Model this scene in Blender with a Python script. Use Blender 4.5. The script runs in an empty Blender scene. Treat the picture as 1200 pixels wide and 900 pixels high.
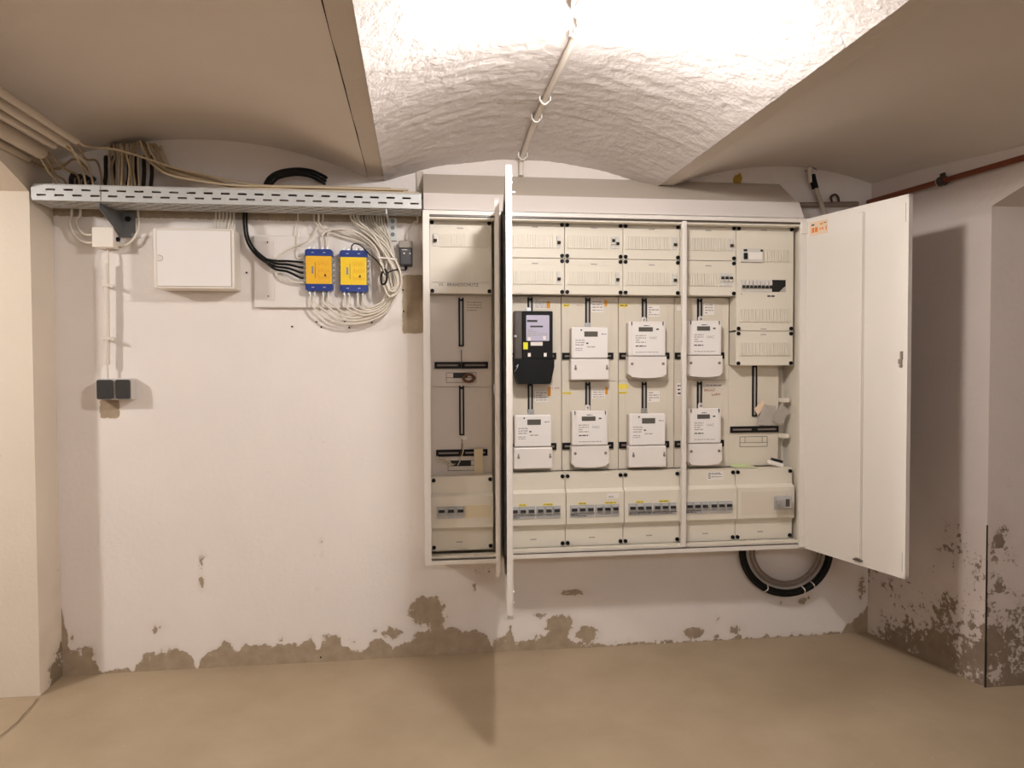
import bpy, bmesh, math, random
from mathutils import Vector, Matrix, noise
random.seed(7)
scene = bpy.context.scene
COL = scene.collection

# ------------------------------------------------------------------ camera
YAW, PITCH, ROLL, FPX = math.radians(-7.344), math.radians(-1.564), math.radians(-0.216), 861.3
CAM = Vector((0.0, -3.15, 1.255))
_cy, _sy, _cp, _sp = math.cos(YAW), math.sin(YAW), math.cos(PITCH), math.sin(PITCH)
_f = Vector((-_sy*_cp, _cy*_cp, _sp)); _r = Vector((_cy, _sy, 0)); _u = _r.cross(_f)
_c, _s = math.cos(ROLL), math.sin(ROLL)
RIGHT = _c*_r + _s*_u; UP = -_s*_r + _c*_u; FWD = _f
cam = bpy.data.cameras.new('camera'); cam_ob = bpy.data.objects.new('camera', cam); COL.objects.link(cam_ob)
cam.sensor_fit = 'HORIZONTAL'; cam.sensor_width = 36.0; cam.lens = 36.0*FPX/1200.0
cam.clip_start = 0.05; cam.clip_end = 50
m = Matrix((RIGHT, UP, -FWD)).transposed().to_4x4(); m.translation = CAM
cam_ob.matrix_world = m
scene.camera = cam_ob

# ------------------------------------------------------------------ world, exposure, lamp strengths
w = bpy.data.worlds.new('world'); scene.world = w; w.use_nodes = True
w.node_tree.nodes['Background'].inputs[0].default_value = (0.9, 0.85, 0.8, 1)
w.node_tree.nodes['Background'].inputs[1].default_value = 0.0
vs = scene.view_settings
vs.view_transform = 'Standard'; vs.look = 'None'; vs.gamma = 1.0; vs.use_curve_mapping = False
vs.exposure = -0.42
LAMP_A = (0.452, -1.36, 2.108)     # ceiling lamp seen at the top of the photograph
LAMP_B = (-2.48, -1.40, 2.06)      # lamp of the neighbouring cellar, beyond the arch
STRENGTH_A, STRENGTH_B, STRENGTH_FILL = 510.0, 700.0, 155.0   # the tube: a cool fill lamp added behind the camera
LAMP_COL = (1.0, 0.965, 0.937)

# ------------------------------------------------------------------ pixel helpers (1200 x 900)
def ray(x, y):
    return RIGHT*((x-600)/FPX) - UP*((y-450)/FPX) + FWD
def PY(x, y, Y):
    d = ray(x, y); return CAM + d*((Y-CAM.y)/d.y)
def PZ(x, y, Z):
    d = ray(x, y); return CAM + d*((Z-CAM.z)/d.z)
def PX(x, y, X):
    d = ray(x, y); return CAM + d*((X-CAM.x)/d.x)

# ------------------------------------------------------------------ materials
def S(r, g, b):
    f = lambda c: (c/255/12.92) if c/255 <= 0.04045 else ((c/255+0.055)/1.055)**2.4
    return (f(r), f(g), f(b), 1.0)
MATS = {}
def mat(name, col, rough=0.5, metal=0.0, var=0.06, scale=12.0, bump=0.0, bscale=60.0, spec=0.5, emit=None, estr=0.0):
    if name in MATS: return MATS[name]
    M = bpy.data.materials.new(name); M.use_nodes = True
    nt = M.node_tree; b = nt.nodes['Principled BSDF']
    b.inputs['Roughness'].default_value = rough; b.inputs['Metallic'].default_value = metal
    b.inputs['Specular IOR Level'].default_value = spec
    tc = nt.nodes.new('ShaderNodeTexCoord'); n = nt.nodes.new('ShaderNodeTexNoise')
    n.inputs['Scale'].default_value = scale; n.inputs['Detail'].default_value = 4
    nt.links.new(tc.outputs['Object'], n.inputs['Vector'])
    mx = nt.nodes.new('ShaderNodeMix'); mx.data_type = 'RGBA'
    mx.inputs['A'].default_value = tuple(c*(1-var) for c in col[:3])+(1,)
    mx.inputs['B'].default_value = tuple(min(1, c*(1+var)) for c in col[:3])+(1,)
    nt.links.new(n.outputs['Fac'], mx.inputs['Factor'])
    nt.links.new(mx.outputs['Result'], b.inputs['Base Color'])
    if bump:
        n2 = nt.nodes.new('ShaderNodeTexNoise'); n2.inputs['Scale'].default_value = bscale; n2.inputs['Detail'].default_value = 6
        nt.links.new(tc.outputs['Object'], n2.inputs['Vector'])
        bp = nt.nodes.new('ShaderNodeBump'); bp.inputs['Strength'].default_value = bump; bp.inputs['Distance'].default_value = 0.01
        nt.links.new(n2.outputs['Fac'], bp.inputs['Height']); nt.links.new(bp.outputs['Normal'], b.inputs['Normal'])
    if emit:
        b.inputs['Emission Color'].default_value = tuple(emit)+(1,); b.inputs['Emission Strength'].default_value = estr
    MATS[name] = M; return M

def wall_mat(name, paint, plaster, dark, bump=0.25, bscale=45.0, rough=0.85):
    """painted plaster; the point attribute 'wear' says where the paint has flaked off"""
    M = bpy.data.materials.new(name); M.use_nodes = True; MATS[name] = M
    nt = M.node_tree; N = nt.nodes; L = nt.links; b = N['Principled BSDF']; b.inputs['Roughness'].default_value = rough
    b.inputs['Specular IOR Level'].default_value = 0.2
    geo = N.new('ShaderNodeNewGeometry')
    at = N.new('ShaderNodeAttribute'); at.attribute_name = 'wear'
    def ns(scale, detail, rgh=0.6):
        n = N.new('ShaderNodeTexNoise'); n.inputs['Scale'].default_value = scale; n.inputs['Detail'].default_value = detail
        n.inputs['Roughness'].default_value = rgh; L.new(geo.outputs['Position'], n.inputs['Vector']); return n.outputs['Fac']
    def math_(op, a, bb, c=None):
        n = N.new('ShaderNodeMath'); n.operation = op
        for i, v in enumerate((a, bb, c)):
            if v is None: continue
            if isinstance(v, (int, float)): n.inputs[i].default_value = v
            else: L.new(v, n.inputs[i])
        return n.outputs[0]
    fine = ns(34, 12, 0.72)
    f = math_('MULTIPLY_ADD', fine, 1.35, -0.675)
    v = math_('ADD', at.outputs['Fac'], f)
    rmp = N.new('ShaderNodeMapRange'); rmp.inputs['From Min'].default_value = 0.47; rmp.inputs['From Max'].default_value = 0.53
    L.new(v, rmp.inputs['Value']); mask = rmp.outputs['Result']
    # stained rim around the flaked areas
    rim = N.new('ShaderNodeMapRange'); rim.inputs['From Min'].default_value = 0.05; rim.inputs['From Max'].default_value = 0.5
    rim.inputs['To Max'].default_value = 0.35; L.new(at.outputs['Fac'], rim.inputs['Value'])
    pn = ns(3.0, 6)
    mp = N.new('ShaderNodeMix'); mp.data_type = 'RGBA'; L.new(pn, mp.inputs['Factor'])
    mp.inputs['A'].default_value = tuple(c*0.93 for c in paint[:3])+(1,); mp.inputs['B'].default_value = tuple(min(1, c*1.05) for c in paint[:3])+(1,)
    ms = N.new('ShaderNodeMix'); ms.data_type = 'RGBA'; L.new(math_('MULTIPLY', rim.outputs['Result'], ns(16, 5)), ms.inputs['Factor'])
    L.new(mp.outputs['Result'], ms.inputs['A']); ms.inputs['B'].default_value = plaster
    md = N.new('ShaderNodeMix'); md.data_type = 'RGBA'; L.new(ns(22, 6), md.inputs['Factor'])
    md.inputs['A'].default_value = dark; md.inputs['B'].default_value = plaster
    mm = N.new('ShaderNodeMix'); mm.data_type = 'RGBA'; L.new(mask, mm.inputs['Factor'])
    L.new(ms.outputs['Result'], mm.inputs['A']); L.new(md.outputs['Result'], mm.inputs['B'])
    L.new(mm.outputs['Result'], b.inputs['Base Color'])
    # faint scuffs and specks on the paint
    spk = N.new('ShaderNodeMapRange'); spk.inputs['From Min'].default_value = 0.69; spk.inputs['From Max'].default_value = 0.75; spk.inputs['To Max'].default_value = 0.3
    L.new(ns(19, 5, 0.6), spk.inputs['Value'])
    mk = N.new('ShaderNodeMix'); mk.data_type = 'RGBA'; L.new(spk.outputs['Result'], mk.inputs['Factor']); L.new(mm.outputs['Result'], mk.inputs['A']); mk.inputs['B'].default_value = plaster
    L.new(mk.outputs['Result'], b.inputs['Base Color'])
    h = math_('SUBTRACT', math_('MULTIPLY', ns(bscale, 6), 0.35), math_('MULTIPLY', mask, math_('MULTIPLY_ADD', fine, -0.5, 1.0)))
    bp = N.new('ShaderNodeBump'); bp.inputs['Strength'].default_value = bump; bp.inputs['Distance'].default_value = 0.012
    L.new(h, bp.inputs['Height']); L.new(bp.outputs['Normal'], b.inputs['Normal'])
    return M

wall_mat('wall_paint', S(236, 227, 221), S(190, 172, 150), S(140, 121, 99), bump=0.4)
wall_mat('jamb_paint', S(226, 213, 197), S(150, 134, 112), S(120, 104, 84), bump=0.35, bscale=70)
wall_mat('wall_right_paint', S(220, 206, 198), S(160, 142, 124), S(116, 99, 84), bump=0.35)
wall_mat('vault_white', S(212, 203, 198), S(200, 190, 180), S(180, 170, 160), bump=0.95, bscale=85)
mat('vault_grey', S(224, 214, 205), 0.9, var=0.05, scale=2.5, bump=0.12, bscale=30, spec=0.2)
mat('beam_grey', S(210, 199, 188), 0.9, var=0.06, scale=4, bump=0.15, bscale=40, spec=0.2)
mat('crack_floor', S(112, 92, 72), 0.95)
mat('crack_dark', S(44, 34, 26), 0.95)
mat('shell', S(206, 196, 186), 0.9, var=0.05, scale=3, spec=0.2)

def floor_mat():
    M = bpy.data.materials.new('floor_screed'); M.use_nodes = True; MATS['floor_screed'] = M
    nt = M.node_tree; N = nt.nodes; L = nt.links; b = N['Principled BSDF']
    geo = N.new('ShaderNodeNewGeometry')
    def ns(s, d, r=0.55):
        n = N.new('ShaderNodeTexNoise'); n.inputs['Scale'].default_value = s; n.inputs['Detail'].default_value = d; n.inputs['Roughness'].default_value = r
        L.new(geo.outputs['Position'], n.inputs['Vector']); return n.outputs['Fac']
    r = N.new('ShaderNodeValToRGB'); r.color_ramp.elements[0].position = 0.28; r.color_ramp.elements[1].position = 0.72
    r.color_ramp.elements[0].color = S(162, 143, 117); r.color_ramp.elements[1].color = S(180, 161, 135)
    L.new(ns(2.2, 7), r.inputs['Fac'])
    sp = N.new('ShaderNodeMapRange'); sp.inputs['From Min'].default_value = 0.70; sp.inputs['From Max'].default_value = 0.76; sp.inputs['To Max'].default_value = 0.35
    L.new(ns(38, 3), sp.inputs['Value'])
    mx = N.new('ShaderNodeMix'); mx.data_type = 'RGBA'; L.new(sp.outputs['Result'], mx.inputs['Factor'])
    L.new(r.outputs['Color'], mx.inputs['A']); mx.inputs['B'].default_value = S(214, 196, 170)
    L.new(mx.outputs['Result'], b.inputs['Base Color'])
    b.inputs['Roughness'].default_value = 0.55; b.inputs['Specular IOR Level'].default_value = 0.3
    bp = N.new('ShaderNodeBump'); bp.inputs['Strength'].default_value = 0.08; bp.inputs['Distance'].default_value = 0.01
    L.new(ns(14, 6), bp.inputs['Height']); L.new(bp.outputs['Normal'], b.inputs['Normal'])
floor_mat()
mat('cabinet_cream', S(228, 219, 203), 0.45, var=0.02)
mat('cabinet_white', S(230, 222, 213), 0.4, var=0.02)
mat('cabinet_grey', S(196, 186, 174), 0.45, var=0.03)
mat('board_cream', S(222, 211, 194), 0.5, var=0.03)
mat('board_grey', S(222, 210, 200), 0.5, var=0.03)
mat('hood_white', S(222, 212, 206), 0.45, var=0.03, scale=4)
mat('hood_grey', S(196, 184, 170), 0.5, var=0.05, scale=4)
mat('rubber_black', S(10, 9, 9), 0.6, var=0.1, spec=0.25)
mat('rail_black', S(14, 13, 13), 0.6, var=0.1, spec=0.25)
mat('steel', S(190, 190, 190), 0.35, 0.9, var=0.05)
mat('steel_pale', S(176, 170, 164), 0.5, 0.2, var=0.05)
mat('galvanised', S(196, 196, 194), 0.5, 0.3, var=0.1, scale=40)
mat('bracket_grey', S(112, 112, 112), 0.5, 0.4, var=0.08, scale=30)
mat('meter_white', S(238, 230, 224), 0.4, var=0.015)
mat('meter_black', S(9, 8, 9), 0.55, var=0.1, spec=0.25)
mat('meter_brown', S(84, 74, 68), 0.35, var=0.1)
mat('meter_label', S(240, 234, 230), 0.4, var=0.01)
mat('lilac_plate', S(190, 184, 204), 0.3, var=0.03)
mat('display_grey', S(92, 88, 80), 0.25, var=0.05)
mat('print_grey', S(172, 162, 158), 0.6)
mat('print_dark', S(58, 52, 52), 0.6)
mat('breaker_grey', S(182, 180, 178), 0.45, var=0.05, scale=200)
mat('breaker_white', S(214, 208, 200), 0.45, var=0.04)
mat('toggle_black', S(11, 10, 10), 0.5)
mat('yellow_label', S(238, 214, 84), 0.6, var=0.05)
mat('yellow_bright', S(238, 232, 40), 0.5)
mat('orange_label', S(222, 150, 40), 0.6, var=0.08)
mat('orange_print', S(226, 130, 50), 0.6)
mat('paper_white', S(240, 232, 224), 0.7, var=0.03)
mat('paper_aged', S(184, 176, 167), 0.7, var=0.06)
mat('paper_peach', S(232, 204, 176), 0.7, var=0.04)
mat('paper_green', S(206, 212, 168), 0.7, var=0.05)
mat('pen_red', S(168, 86, 78), 0.7)
mat('cardboard', S(224, 208, 176), 0.8, var=0.04)
mat('copper_wire', S(110, 66, 36), 0.5)
mat('wire_beige', S(206, 190, 160), 0.6)
mat('cable_beige', S(196, 176, 146), 0.6, var=0.1, scale=8)
mat('cable_brown', S(150, 126, 98), 0.6, var=0.1, scale=8)
mat('cable_dark', S(36, 28, 24), 0.6, var=0.1)
mat('coax_white', S(222, 212, 198), 0.5, var=0.04)
mat('cable_black', S(10, 10, 10), 0.5, var=0.1, spec=0.3)
mat('cable_grey', S(140, 124, 112), 0.5, var=0.06)
mat('box_white', S(236, 226, 214), 0.4, var=0.02)
mat('switch_grey', S(206, 200, 194), 0.45, var=0.03)
mat('rocker', S(52, 50, 50), 0.4, var=0.06)
mat('conduit', S(224, 214, 202), 0.45, var=0.03)
mat('blue_cap', S(24, 52, 128), 0.4, var=0.06)
mat('switch_yellow', S(236, 180, 36), 0.45, var=0.07, scale=70)
mat('switch_yellow_bright', S(240, 200, 30), 0.45, var=0.07, scale=70)
mat('psu_black', S(58, 54, 56), 0.45, var=0.06)
mat('psu_cap', S(150, 140, 128), 0.45, var=0.04)
mat('board_white', S(228, 220, 214), 0.5, var=0.02)
mat('pipe_grey', S(190, 176, 158), 0.5, var=0.06, scale=5)
mat('copper_pipe', S(124, 66, 42), 0.45, 0.35, var=0.2, scale=14)
mat('clamp_dark', S(74, 62, 56), 0.5, 0.4, var=0.1)
mat('foam_yellow', S(176, 142, 62), 0.9, var=0.1)
mat('lamp_base', S(240, 236, 230), 0.4)
mat('lamp_glass', S(250, 246, 240), 0.3, emit=LAMP_COL, estr=STRENGTH_A)
mat('fill_tube_glass', S(250, 250, 250), 0.3, emit=(0.90, 0.95, 1.0), estr=STRENGTH_FILL)
mat('lamp_glass_far', S(250, 246, 240), 0.3, emit=LAMP_COL, estr=STRENGTH_B)

# ------------------------------------------------------------------ mesh builder
class MB:
    def __init__(s): s.v = []; s.f = []; s.w = {}; s.smooth = set()
    def add(s, verts, faces, smooth=False):
        o = len(s.v); s.v += [tuple(v) for v in verts]
        for f in faces:
            if smooth: s.smooth.add(len(s.f))
            s.f.append(tuple(i+o for i in f))
        return s
    def box(s, x0, x1, y0, y1, z0, z1):
        if x0 > x1: x0, x1 = x1, x0
        if y0 > y1: y0, y1 = y1, y0
        if z0 > z1: z0, z1 = z1, z0
        return s.add([(x0,y0,z0),(x1,y0,z0),(x1,y1,z0),(x0,y1,z0),(x0,y0,z1),(x1,y0,z1),(x1,y1,z1),(x0,y1,z1)],
                     [(0,3,2,1),(4,5,6,7),(0,1,5,4),(1,2,6,5),(2,3,7,6),(3,0,4,7)])
    def rbox(s, x0, x1, y0, y1, z0, z1, r=0.003, seg=2):
        bm = bmesh.new(); bmesh.ops.create_cube(bm, size=1)
        for v in bm.verts: v.co = Vector(((x0+x1)/2+v.co.x*abs(x1-x0), (y0+y1)/2+v.co.y*abs(y1-y0), (z0+z1)/2+v.co.z*abs(z1-z0)))
        bmesh.ops.bevel(bm, geom=bm.edges[:], offset=r, segments=seg, affect='EDGES', profile=0.5)
        bm.verts.index_update()
        s.add([v.co[:] for v in bm.verts], [[v.index for v in f.verts] for f in bm.faces]); bm.free(); return s
    def rplate(s, x0, x1, y0, y1, z0, z1, r=0.01, seg=5, corners=(1,1,1,1)):
        """plate in the XZ plane with rounded corners (bl, br, tr, tl), y0 front, y1 back"""
        pts = []
        for (cx, cz, a0), k in zip(((x0+r, z0+r, 180), (x1-r, z0+r, 270), (x1-r, z1-r, 0), (x0+r, z1-r, 90)), corners):
            if k:
                for i in range(seg+1):
                    a = math.radians(a0+90*i/seg); pts.append((cx+r*math.cos(a), cz+r*math.sin(a)))
            else:
                pts.append((x0 if cx < (x0+x1)/2 else x1, z0 if cz < (z0+z1)/2 else z1))
        return s.prism_y(pts, y0, y1)
    def prism_y(s, pts, y0, y1):
        n = len(pts)
        vs_ = [(p[0], y0, p[1]) for p in pts]+[(p[0], y1, p[1]) for p in pts]
        fs = [tuple(range(n)), tuple(range(2*n-1, n-1, -1))]+[(i, i+n, (i+1) % n+n, (i+1) % n) for i in range(n)]
        return s.add(vs_, fs)
    def prism_x(s, pts, x0, x1):
        """pts (y, z) extruded along x"""
        n = len(pts)
        vs_ = [(x0, p[0], p[1]) for p in pts]+[(x1, p[0], p[1]) for p in pts]
        fs = [tuple(range(n-1, -1, -1)), tuple(range(n, 2*n))]+[(i, (i+1) % n, (i+1) % n+n, i+n) for i in range(n)]
        return s.add(vs_, fs)
    def cyl(s, a, b, r, n=12, r2=None, smooth=True):
        a = Vector(a); b = Vector(b); d = (b-a).normalized(); r2 = r if r2 is None else r2
        t = Vector((0,0,1)) if abs(d.z) < 0.9 else Vector((1,0,0)); u = d.cross(t).normalized(); v = d.cross(u)
        p = [a+(u*math.cos(2*math.pi*i/n)+v*math.sin(2*math.pi*i/n))*r for i in range(n)]
        q = [b+(u*math.cos(2*math.pi*i/n)+v*math.sin(2*math.pi*i/n))*r2 for i in range(n)]
        o = len(s.f)
        s.add(p+q, [(i, i+n, (i+1) % n+n, (i+1) % n) for i in range(n)], smooth)
        s.add(p, [tuple(range(n))]); s.add(q, [tuple(range(n-1, -1, -1))]); return s
    def tube(s, pts, r, n=8, sub=6):
        P = [Vector(p) for p in pts]
        if sub > 1 and len(P) > 2:
            Q = []
            for i in range(len(P)-1):
                p0 = P[max(i-1, 0)]; p1 = P[i]; p2 = P[i+1]; p3 = P[min(i+2, len(P)-1)]
                for k in range(sub):
                    t = k/sub
                    Q.append(0.5*((2*p1)+(p2-p0)*t+(2*p0-5*p1+4*p2-p3)*t*t+(3*p1-p0-3*p2+p3)*t**3))
            Q.append(P[-1]); P = Q
        rings = []; u = None
        for i, p in enumerate(P):
            d = (P[min(i+1, len(P)-1)]-P[max(i-1, 0)])
            if d.length < 1e-9: d = Vector((1, 0, 0))
            d.normalize()
            if u is None:
                t = Vector((0,0,1)) if abs(d.z) < 0.9 else Vector((0,1,0)); u = d.cross(t).normalized()
            else:
                u = (u-d*u.dot(d)); u = u.normalized() if u.length > 1e-6 else d.orthogonal().normalized()
            v = d.cross(u); rings.append([p+(u*math.cos(2*math.pi*k/n)+v*math.sin(2*math.pi*k/n))*r for k in range(n)])
        V = [q for g in rings for q in g]
        F = [(i*n+k, i*n+(k+1) % n, (i+1)*n+(k+1) % n, (i+1)*n+k) for i in range(len(rings)-1) for k in range(n)]
        s.add(V, F, True); s.add(rings[0], [tuple(range(n-1, -1, -1))]); s.add(rings[-1], [tuple(range(n))]); return s
    def lathe(s, prof, c, n=24, sx=1.0, sy=1.0):
        """prof [(r, z)] about a vertical axis at c"""
        V = [(c[0]+r*sx*math.cos(2*math.pi*k/n), c[1]+r*sy*math.sin(2*math.pi*k/n), c[2]+z) for r, z in prof for k in range(n)]
        F = [(i*n+k, i*n+(k+1) % n, (i+1)*n+(k+1) % n, (i+1)*n+k) for i in range(len(prof)-1) for k in range(n)]
        s.add(V, F, True); s.add(V[:n], [tuple(range(n-1, -1, -1))]); s.add(V[-n:], [tuple(range(n))]); return s
    def grid(s, fn, us, vs_, wear=None, smooth=False):
        o = len(s.v); nu, nv = len(us), len(vs_)
        for j, v in enumerate(vs_):
            for i, u in enumerate(us):
                p = fn(u, v)
                if wear is not None: s.w[len(s.v)] = wear(p)
                s.v.append(tuple(p))
        for j in range(nv-1):
            for i in range(nu-1):
                if smooth: s.smooth.add(len(s.f))
                s.f.append((o+j*nu+i, o+j*nu+i+1, o+(j+1)*nu+i+1, o+(j+1)*nu+i))
        return s
    def mesh(s, name, off=(0,0,0)):
        me = bpy.data.meshes.new(name)
        me.from_pydata([(x-off[0], y-off[1], z-off[2]) for x, y, z in s.v], [], s.f)
        if s.smooth:
            for i in s.smooth: me.polygons[i].use_smooth = True
        if s.w:
            a = me.attributes.new('wear', 'FLOAT', 'POINT'); d = [0.0]*len(s.v)
            for k, x in s.w.items(): d[k] = x
            a.data.foreach_set('value', d)
        me.update(); return me

def worldloc(o):
    l = Vector((0,0,0))
    while o: l += o.location; o = o.parent
    return l
def part(name, mb, material, parent):
    """child mesh given in world coordinates (parents are only translated)"""
    off = worldloc(parent)
    ob = bpy.data.objects.new(name, mb.mesh(name, off)); COL.objects.link(ob); ob.parent = parent
    ob.data.materials.append(MATS[material]); return ob
def lpart(name, mb, material, parent):
    """child mesh given in the parent's local coordinates"""
    ob = bpy.data.objects.new(name, mb.mesh(name)); COL.objects.link(ob); ob.parent = parent
    ob.data.materials.append(MATS[material]); return ob
def tag(o, label, cat, group=None):
    o['label'] = label; o['category'] = cat
    if group: o['group'] = group
    return o
def empty(name, loc, label, cat, group=None):
    o = bpy.data.objects.new(name, None); COL.objects.link(o); o.location = loc; o.empty_display_size = 0.05
    return tag(o, label, cat, group)
def single(name, mb, material, label, cat, group=None):
    xs, ys, zs = zip(*mb.v); off = ((min(xs)+max(xs))/2, (min(ys)+max(ys))/2, min(zs))
    ob = bpy.data.objects.new(name, mb.mesh(name, off)); COL.objects.link(ob); ob.location = off
    ob.data.materials.append(MATS[material]); return tag(ob, label, cat, group)
def struct(name, mb, material, parent=None):
    ob = bpy.data.objects.new(name, mb.mesh(name)); COL.objects.link(ob); ob.data.materials.append(MATS[material])
    if parent: ob.parent = parent
    else: ob['kind'] = 'structure'
    return ob
def text(name, s, size, M, material, parent, local=False, extr=0.0003):
    """flat lettering; M places the XY text plane in the world (or in the parent's frame)"""
    cu = bpy.data.curves.new(name, 'FONT'); cu.body = s; cu.size = size; cu.extrude = extr; cu.align_x = 'CENTER'; cu.align_y = 'CENTER'; cu.resolution_u = 2
    t = bpy.data.objects.new('tmp_text', cu); COL.objects.link(t)
    dg = bpy.context.evaluated_depsgraph_get(); me = bpy.data.meshes.new_from_object(t.evaluated_get(dg))
    bpy.data.objects.remove(t); me.transform(M)
    if not local: me.transform(Matrix.Translation(-worldloc(parent)))
    me.materials.clear(); me.materials.append(MATS[material])
    o = bpy.data.objects.new(name, me); COL.objects.link(o); o.parent = parent; return o
CABLES, BLOCKS = [], []     # cables are laid out first, pushed apart at the end, then meshed
def catmull(pts, sub=14):
    P_ = [Vector(p) for p in pts]; Q = []
    for i in range(len(P_)-1):
        p0 = P_[max(i-1, 0)]; p1 = P_[i]; p2 = P_[i+1]; p3 = P_[min(i+2, len(P_)-1)]
        for k in range(sub):
            t = k/sub; Q.append(0.5*((2*p1)+(p2-p0)*t+(2*p0-5*p1+4*p2-p3)*t*t+(3*p1-p0-3*p2+p3)*t**3))
    return Q+[P_[-1]]
def cab(name, pts, r, n, material, label, cat, group=None, pin=(3, 3)):
    Q = catmull(pts); L_ = [0.0]
    for a, b in zip(Q, Q[1:]): L_.append(L_[-1]+(b-a).length)
    m_ = max(4, int(L_[-1]/0.006)+1); out = []; j = 0
    for i in range(m_+1):
        t = L_[-1]*i/m_
        while j < len(Q)-2 and L_[j+1] < t: j += 1
        out.append(Q[j].lerp(Q[j+1], (t-L_[j])/max(1e-9, L_[j+1]-L_[j])))
    CABLES.append(dict(name=name, p=out, r=r, n=n, mat=material, label=label, cat=cat, group=group, pin=pin, h=L_[-1]/m_)); return CABLES[-1]
def block_box(x0, x1, y0, y1, z0, z1): BLOCKS.append((min(x0, x1), max(x0, x1), min(y0, y1), max(y0, y1), min(z0, z1), max(z0, z1)))
RX90 = Matrix.Rotation(math.pi/2, 4, 'X')
def facing(x, y, z, rot=0): return Matrix.Translation((x, y, z)) @ RX90 @ Matrix.Rotation(rot, 4, 'Z')
def frange(a, b, n): return [a+(b-a)*i/n for i in range(n+1)]

# ================================================================== STRUCTURE
XL, YJL, YJR = -1.432, -0.18, -0.607
def XR(Y): return 2.07-0.1504*Y
def lerp_table(T, x):
    if x <= T[0][0]: return T[0][1]
    for (a, b), (c, d) in zip(T, T[1:]):
        if x <= c: return b+(d-b)*(x-a)/(c-a)
    return T[-1][1]
# top of the flaked band along the foot of the wall, read off in pixels, turned into metres on the wall
PEEL = [(60,715),(70,700),(78,742),(84,770),(112,772),(118,786),(158,784),(168,768),(208,760),(226,772),(231,786),(236,772),(262,754),(272,756),(280,764),(286,756),(350,756),(364,746),(373,764),(380,744),(396,744),(402,758),(425,764),(440,748),(452,748),(460,760),(480,750),(490,742),(520,736),(545,740),(570,742),(577,756),(583,748),(592,748),(598,736),(604,752),(635,746),(645,740),(664,742),(668,752),(700,754),(800,752),(870,748),(950,744),(985,740),(1000,728),(1012,716),(1024,700)]
PEELW = sorted((PY(x, y, 0).x, PY(x, y, 0).z) for x, y in PEEL)
BLOBS = []   # (x, z, rx, rz, weight)
for x, y, rx, ry, wt in [(500,716,17,13,.9),(512,728,9,13,.8),(460,742,12,6,.7),(655,733,13,10,.9),(688,743,10,8,.85),(689,752,4,3,.6),(813,742,10,6,.8),
        (235,658,2.2,9,.75),(236,683,3,6,.8),(240,651,2.5,2,.6),(182,737,4,5,.6),(90,772,18,9,.7),(103,766,8,8,.8),(330,749,3,4,.65),(84,748,3,6,.6),
        (440,739,3,2.6,.65),(414,753,3,2.6,.6),(672,694,14,3,.68),(633,722,9,4,.55),(556,688,3,6,.6),(568,672,12,12,.45),(940,704,4,4,.75),(948,700,3,3,.6),(915,706,2,3,.6),
        (841,726,3,4,.55),(862,738,7,6,.6),(376,634,2.4,3,.6),(378,650,1.6,3,.5),(1003,735,7,8,.7),(1010,688,5,14,.6),(372,690,2,2,.5),
        (498,255,6,7,.5),(187,735,6,4,.5)]:
    p = PY(x, y, 0); q = PY(x+rx, y+ry, 0); BLOBS.append((p.x, p.z, abs(q.x-p.x), abs(q.z-p.z), wt))
RECTS = []   # sharp unpainted patches on the back wall
for x0, y0, x1, y1 in [(471,322,497,391),(117,468,140,490),(60,238,500,262)]:
    a = PY(x0, y0, 0); b = PY(x1, y1, 0); RECTS.append((a.x, b.x, b.z, a.z))
def nz(p, s): return noise.noise(Vector(p)*s)
def wear_back(p):
    x, y, z = p
    top = lerp_table(PEELW, x); j = 0.30*nz(p, 22)+0.22*nz(p, 47)
    v = 0.5+(top-z)/0.055+j
    v = max(0.0, min(0.62+0.22*nz((x, 5, z), 14)+0.3*min(1.0, max(0.0, (top-z)/0.06)), v)) if top-z > -0.05 else 0.0
    for bx, bz, rx, rz, wt in BLOBS:
        dx, dz = (x-bx)/rx, (z-bz)/rz; d = dx*dx+dz*dz
        if d < 6: v = max(v, wt*math.exp(-d*0.45)*1.05)
    for x0, x1, z0, z1 in RECTS:
        d = min(x-x0, x1-x, z-z0, z1-z); v = max(v, max(0, min(0.98, 0.5+d/0.016)))
    if z < 0.5: v = max(v, 0.30*max(0, nz(p, 9)+0.2)*(1-z/0.5))
    return v
def wear_right(p):
    x, y, z = p
    n = 0.55*nz(p, 4.0)+0.35*nz(p, 9.0)
    base = 0.50-z*0.50
    return max(0.0, min(0.95, base+n*0.75)) if z < 0.85 else 0.0
def wear_left(p):
    x, y, z = p
    if z > 0.42: return 0.0
    return max(0.0, min(0.9, 0.62-z*1.3-abs(y)*2.2+0.5*nz(p, 11)))
def wear_jamb_l(p):
    x, y, z = p; return max(0.0, 0.18-z*0.3+0.1*nz(p, 8)) if z < 0.4 else 0.0
def wear_jamb_r(p):
    x, y, z = p
    if z > 0.8: return 0.0
    n = 0.5*nz(p, 7)+0.4*nz(p, 15)
    return max(0.0, min(0.95, 0.82-z*1.0+n*0.7))

# back wall
mb = MB()
def bw(u, v): return (u, 0.004*nz((u, 0, v), 1.5), v)
zs_ = frange(0, 0.36, 36)+frange(0.375, 1.50, 75)[0:]+frange(1.51, 2.0, 38)+frange(2.02, 2.32, 12)
mb.grid(bw, frange(-1.44, 2.09, 300), zs_, wear_back, True)
wb = struct('wall_back', mb, 'wall_paint')
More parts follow.
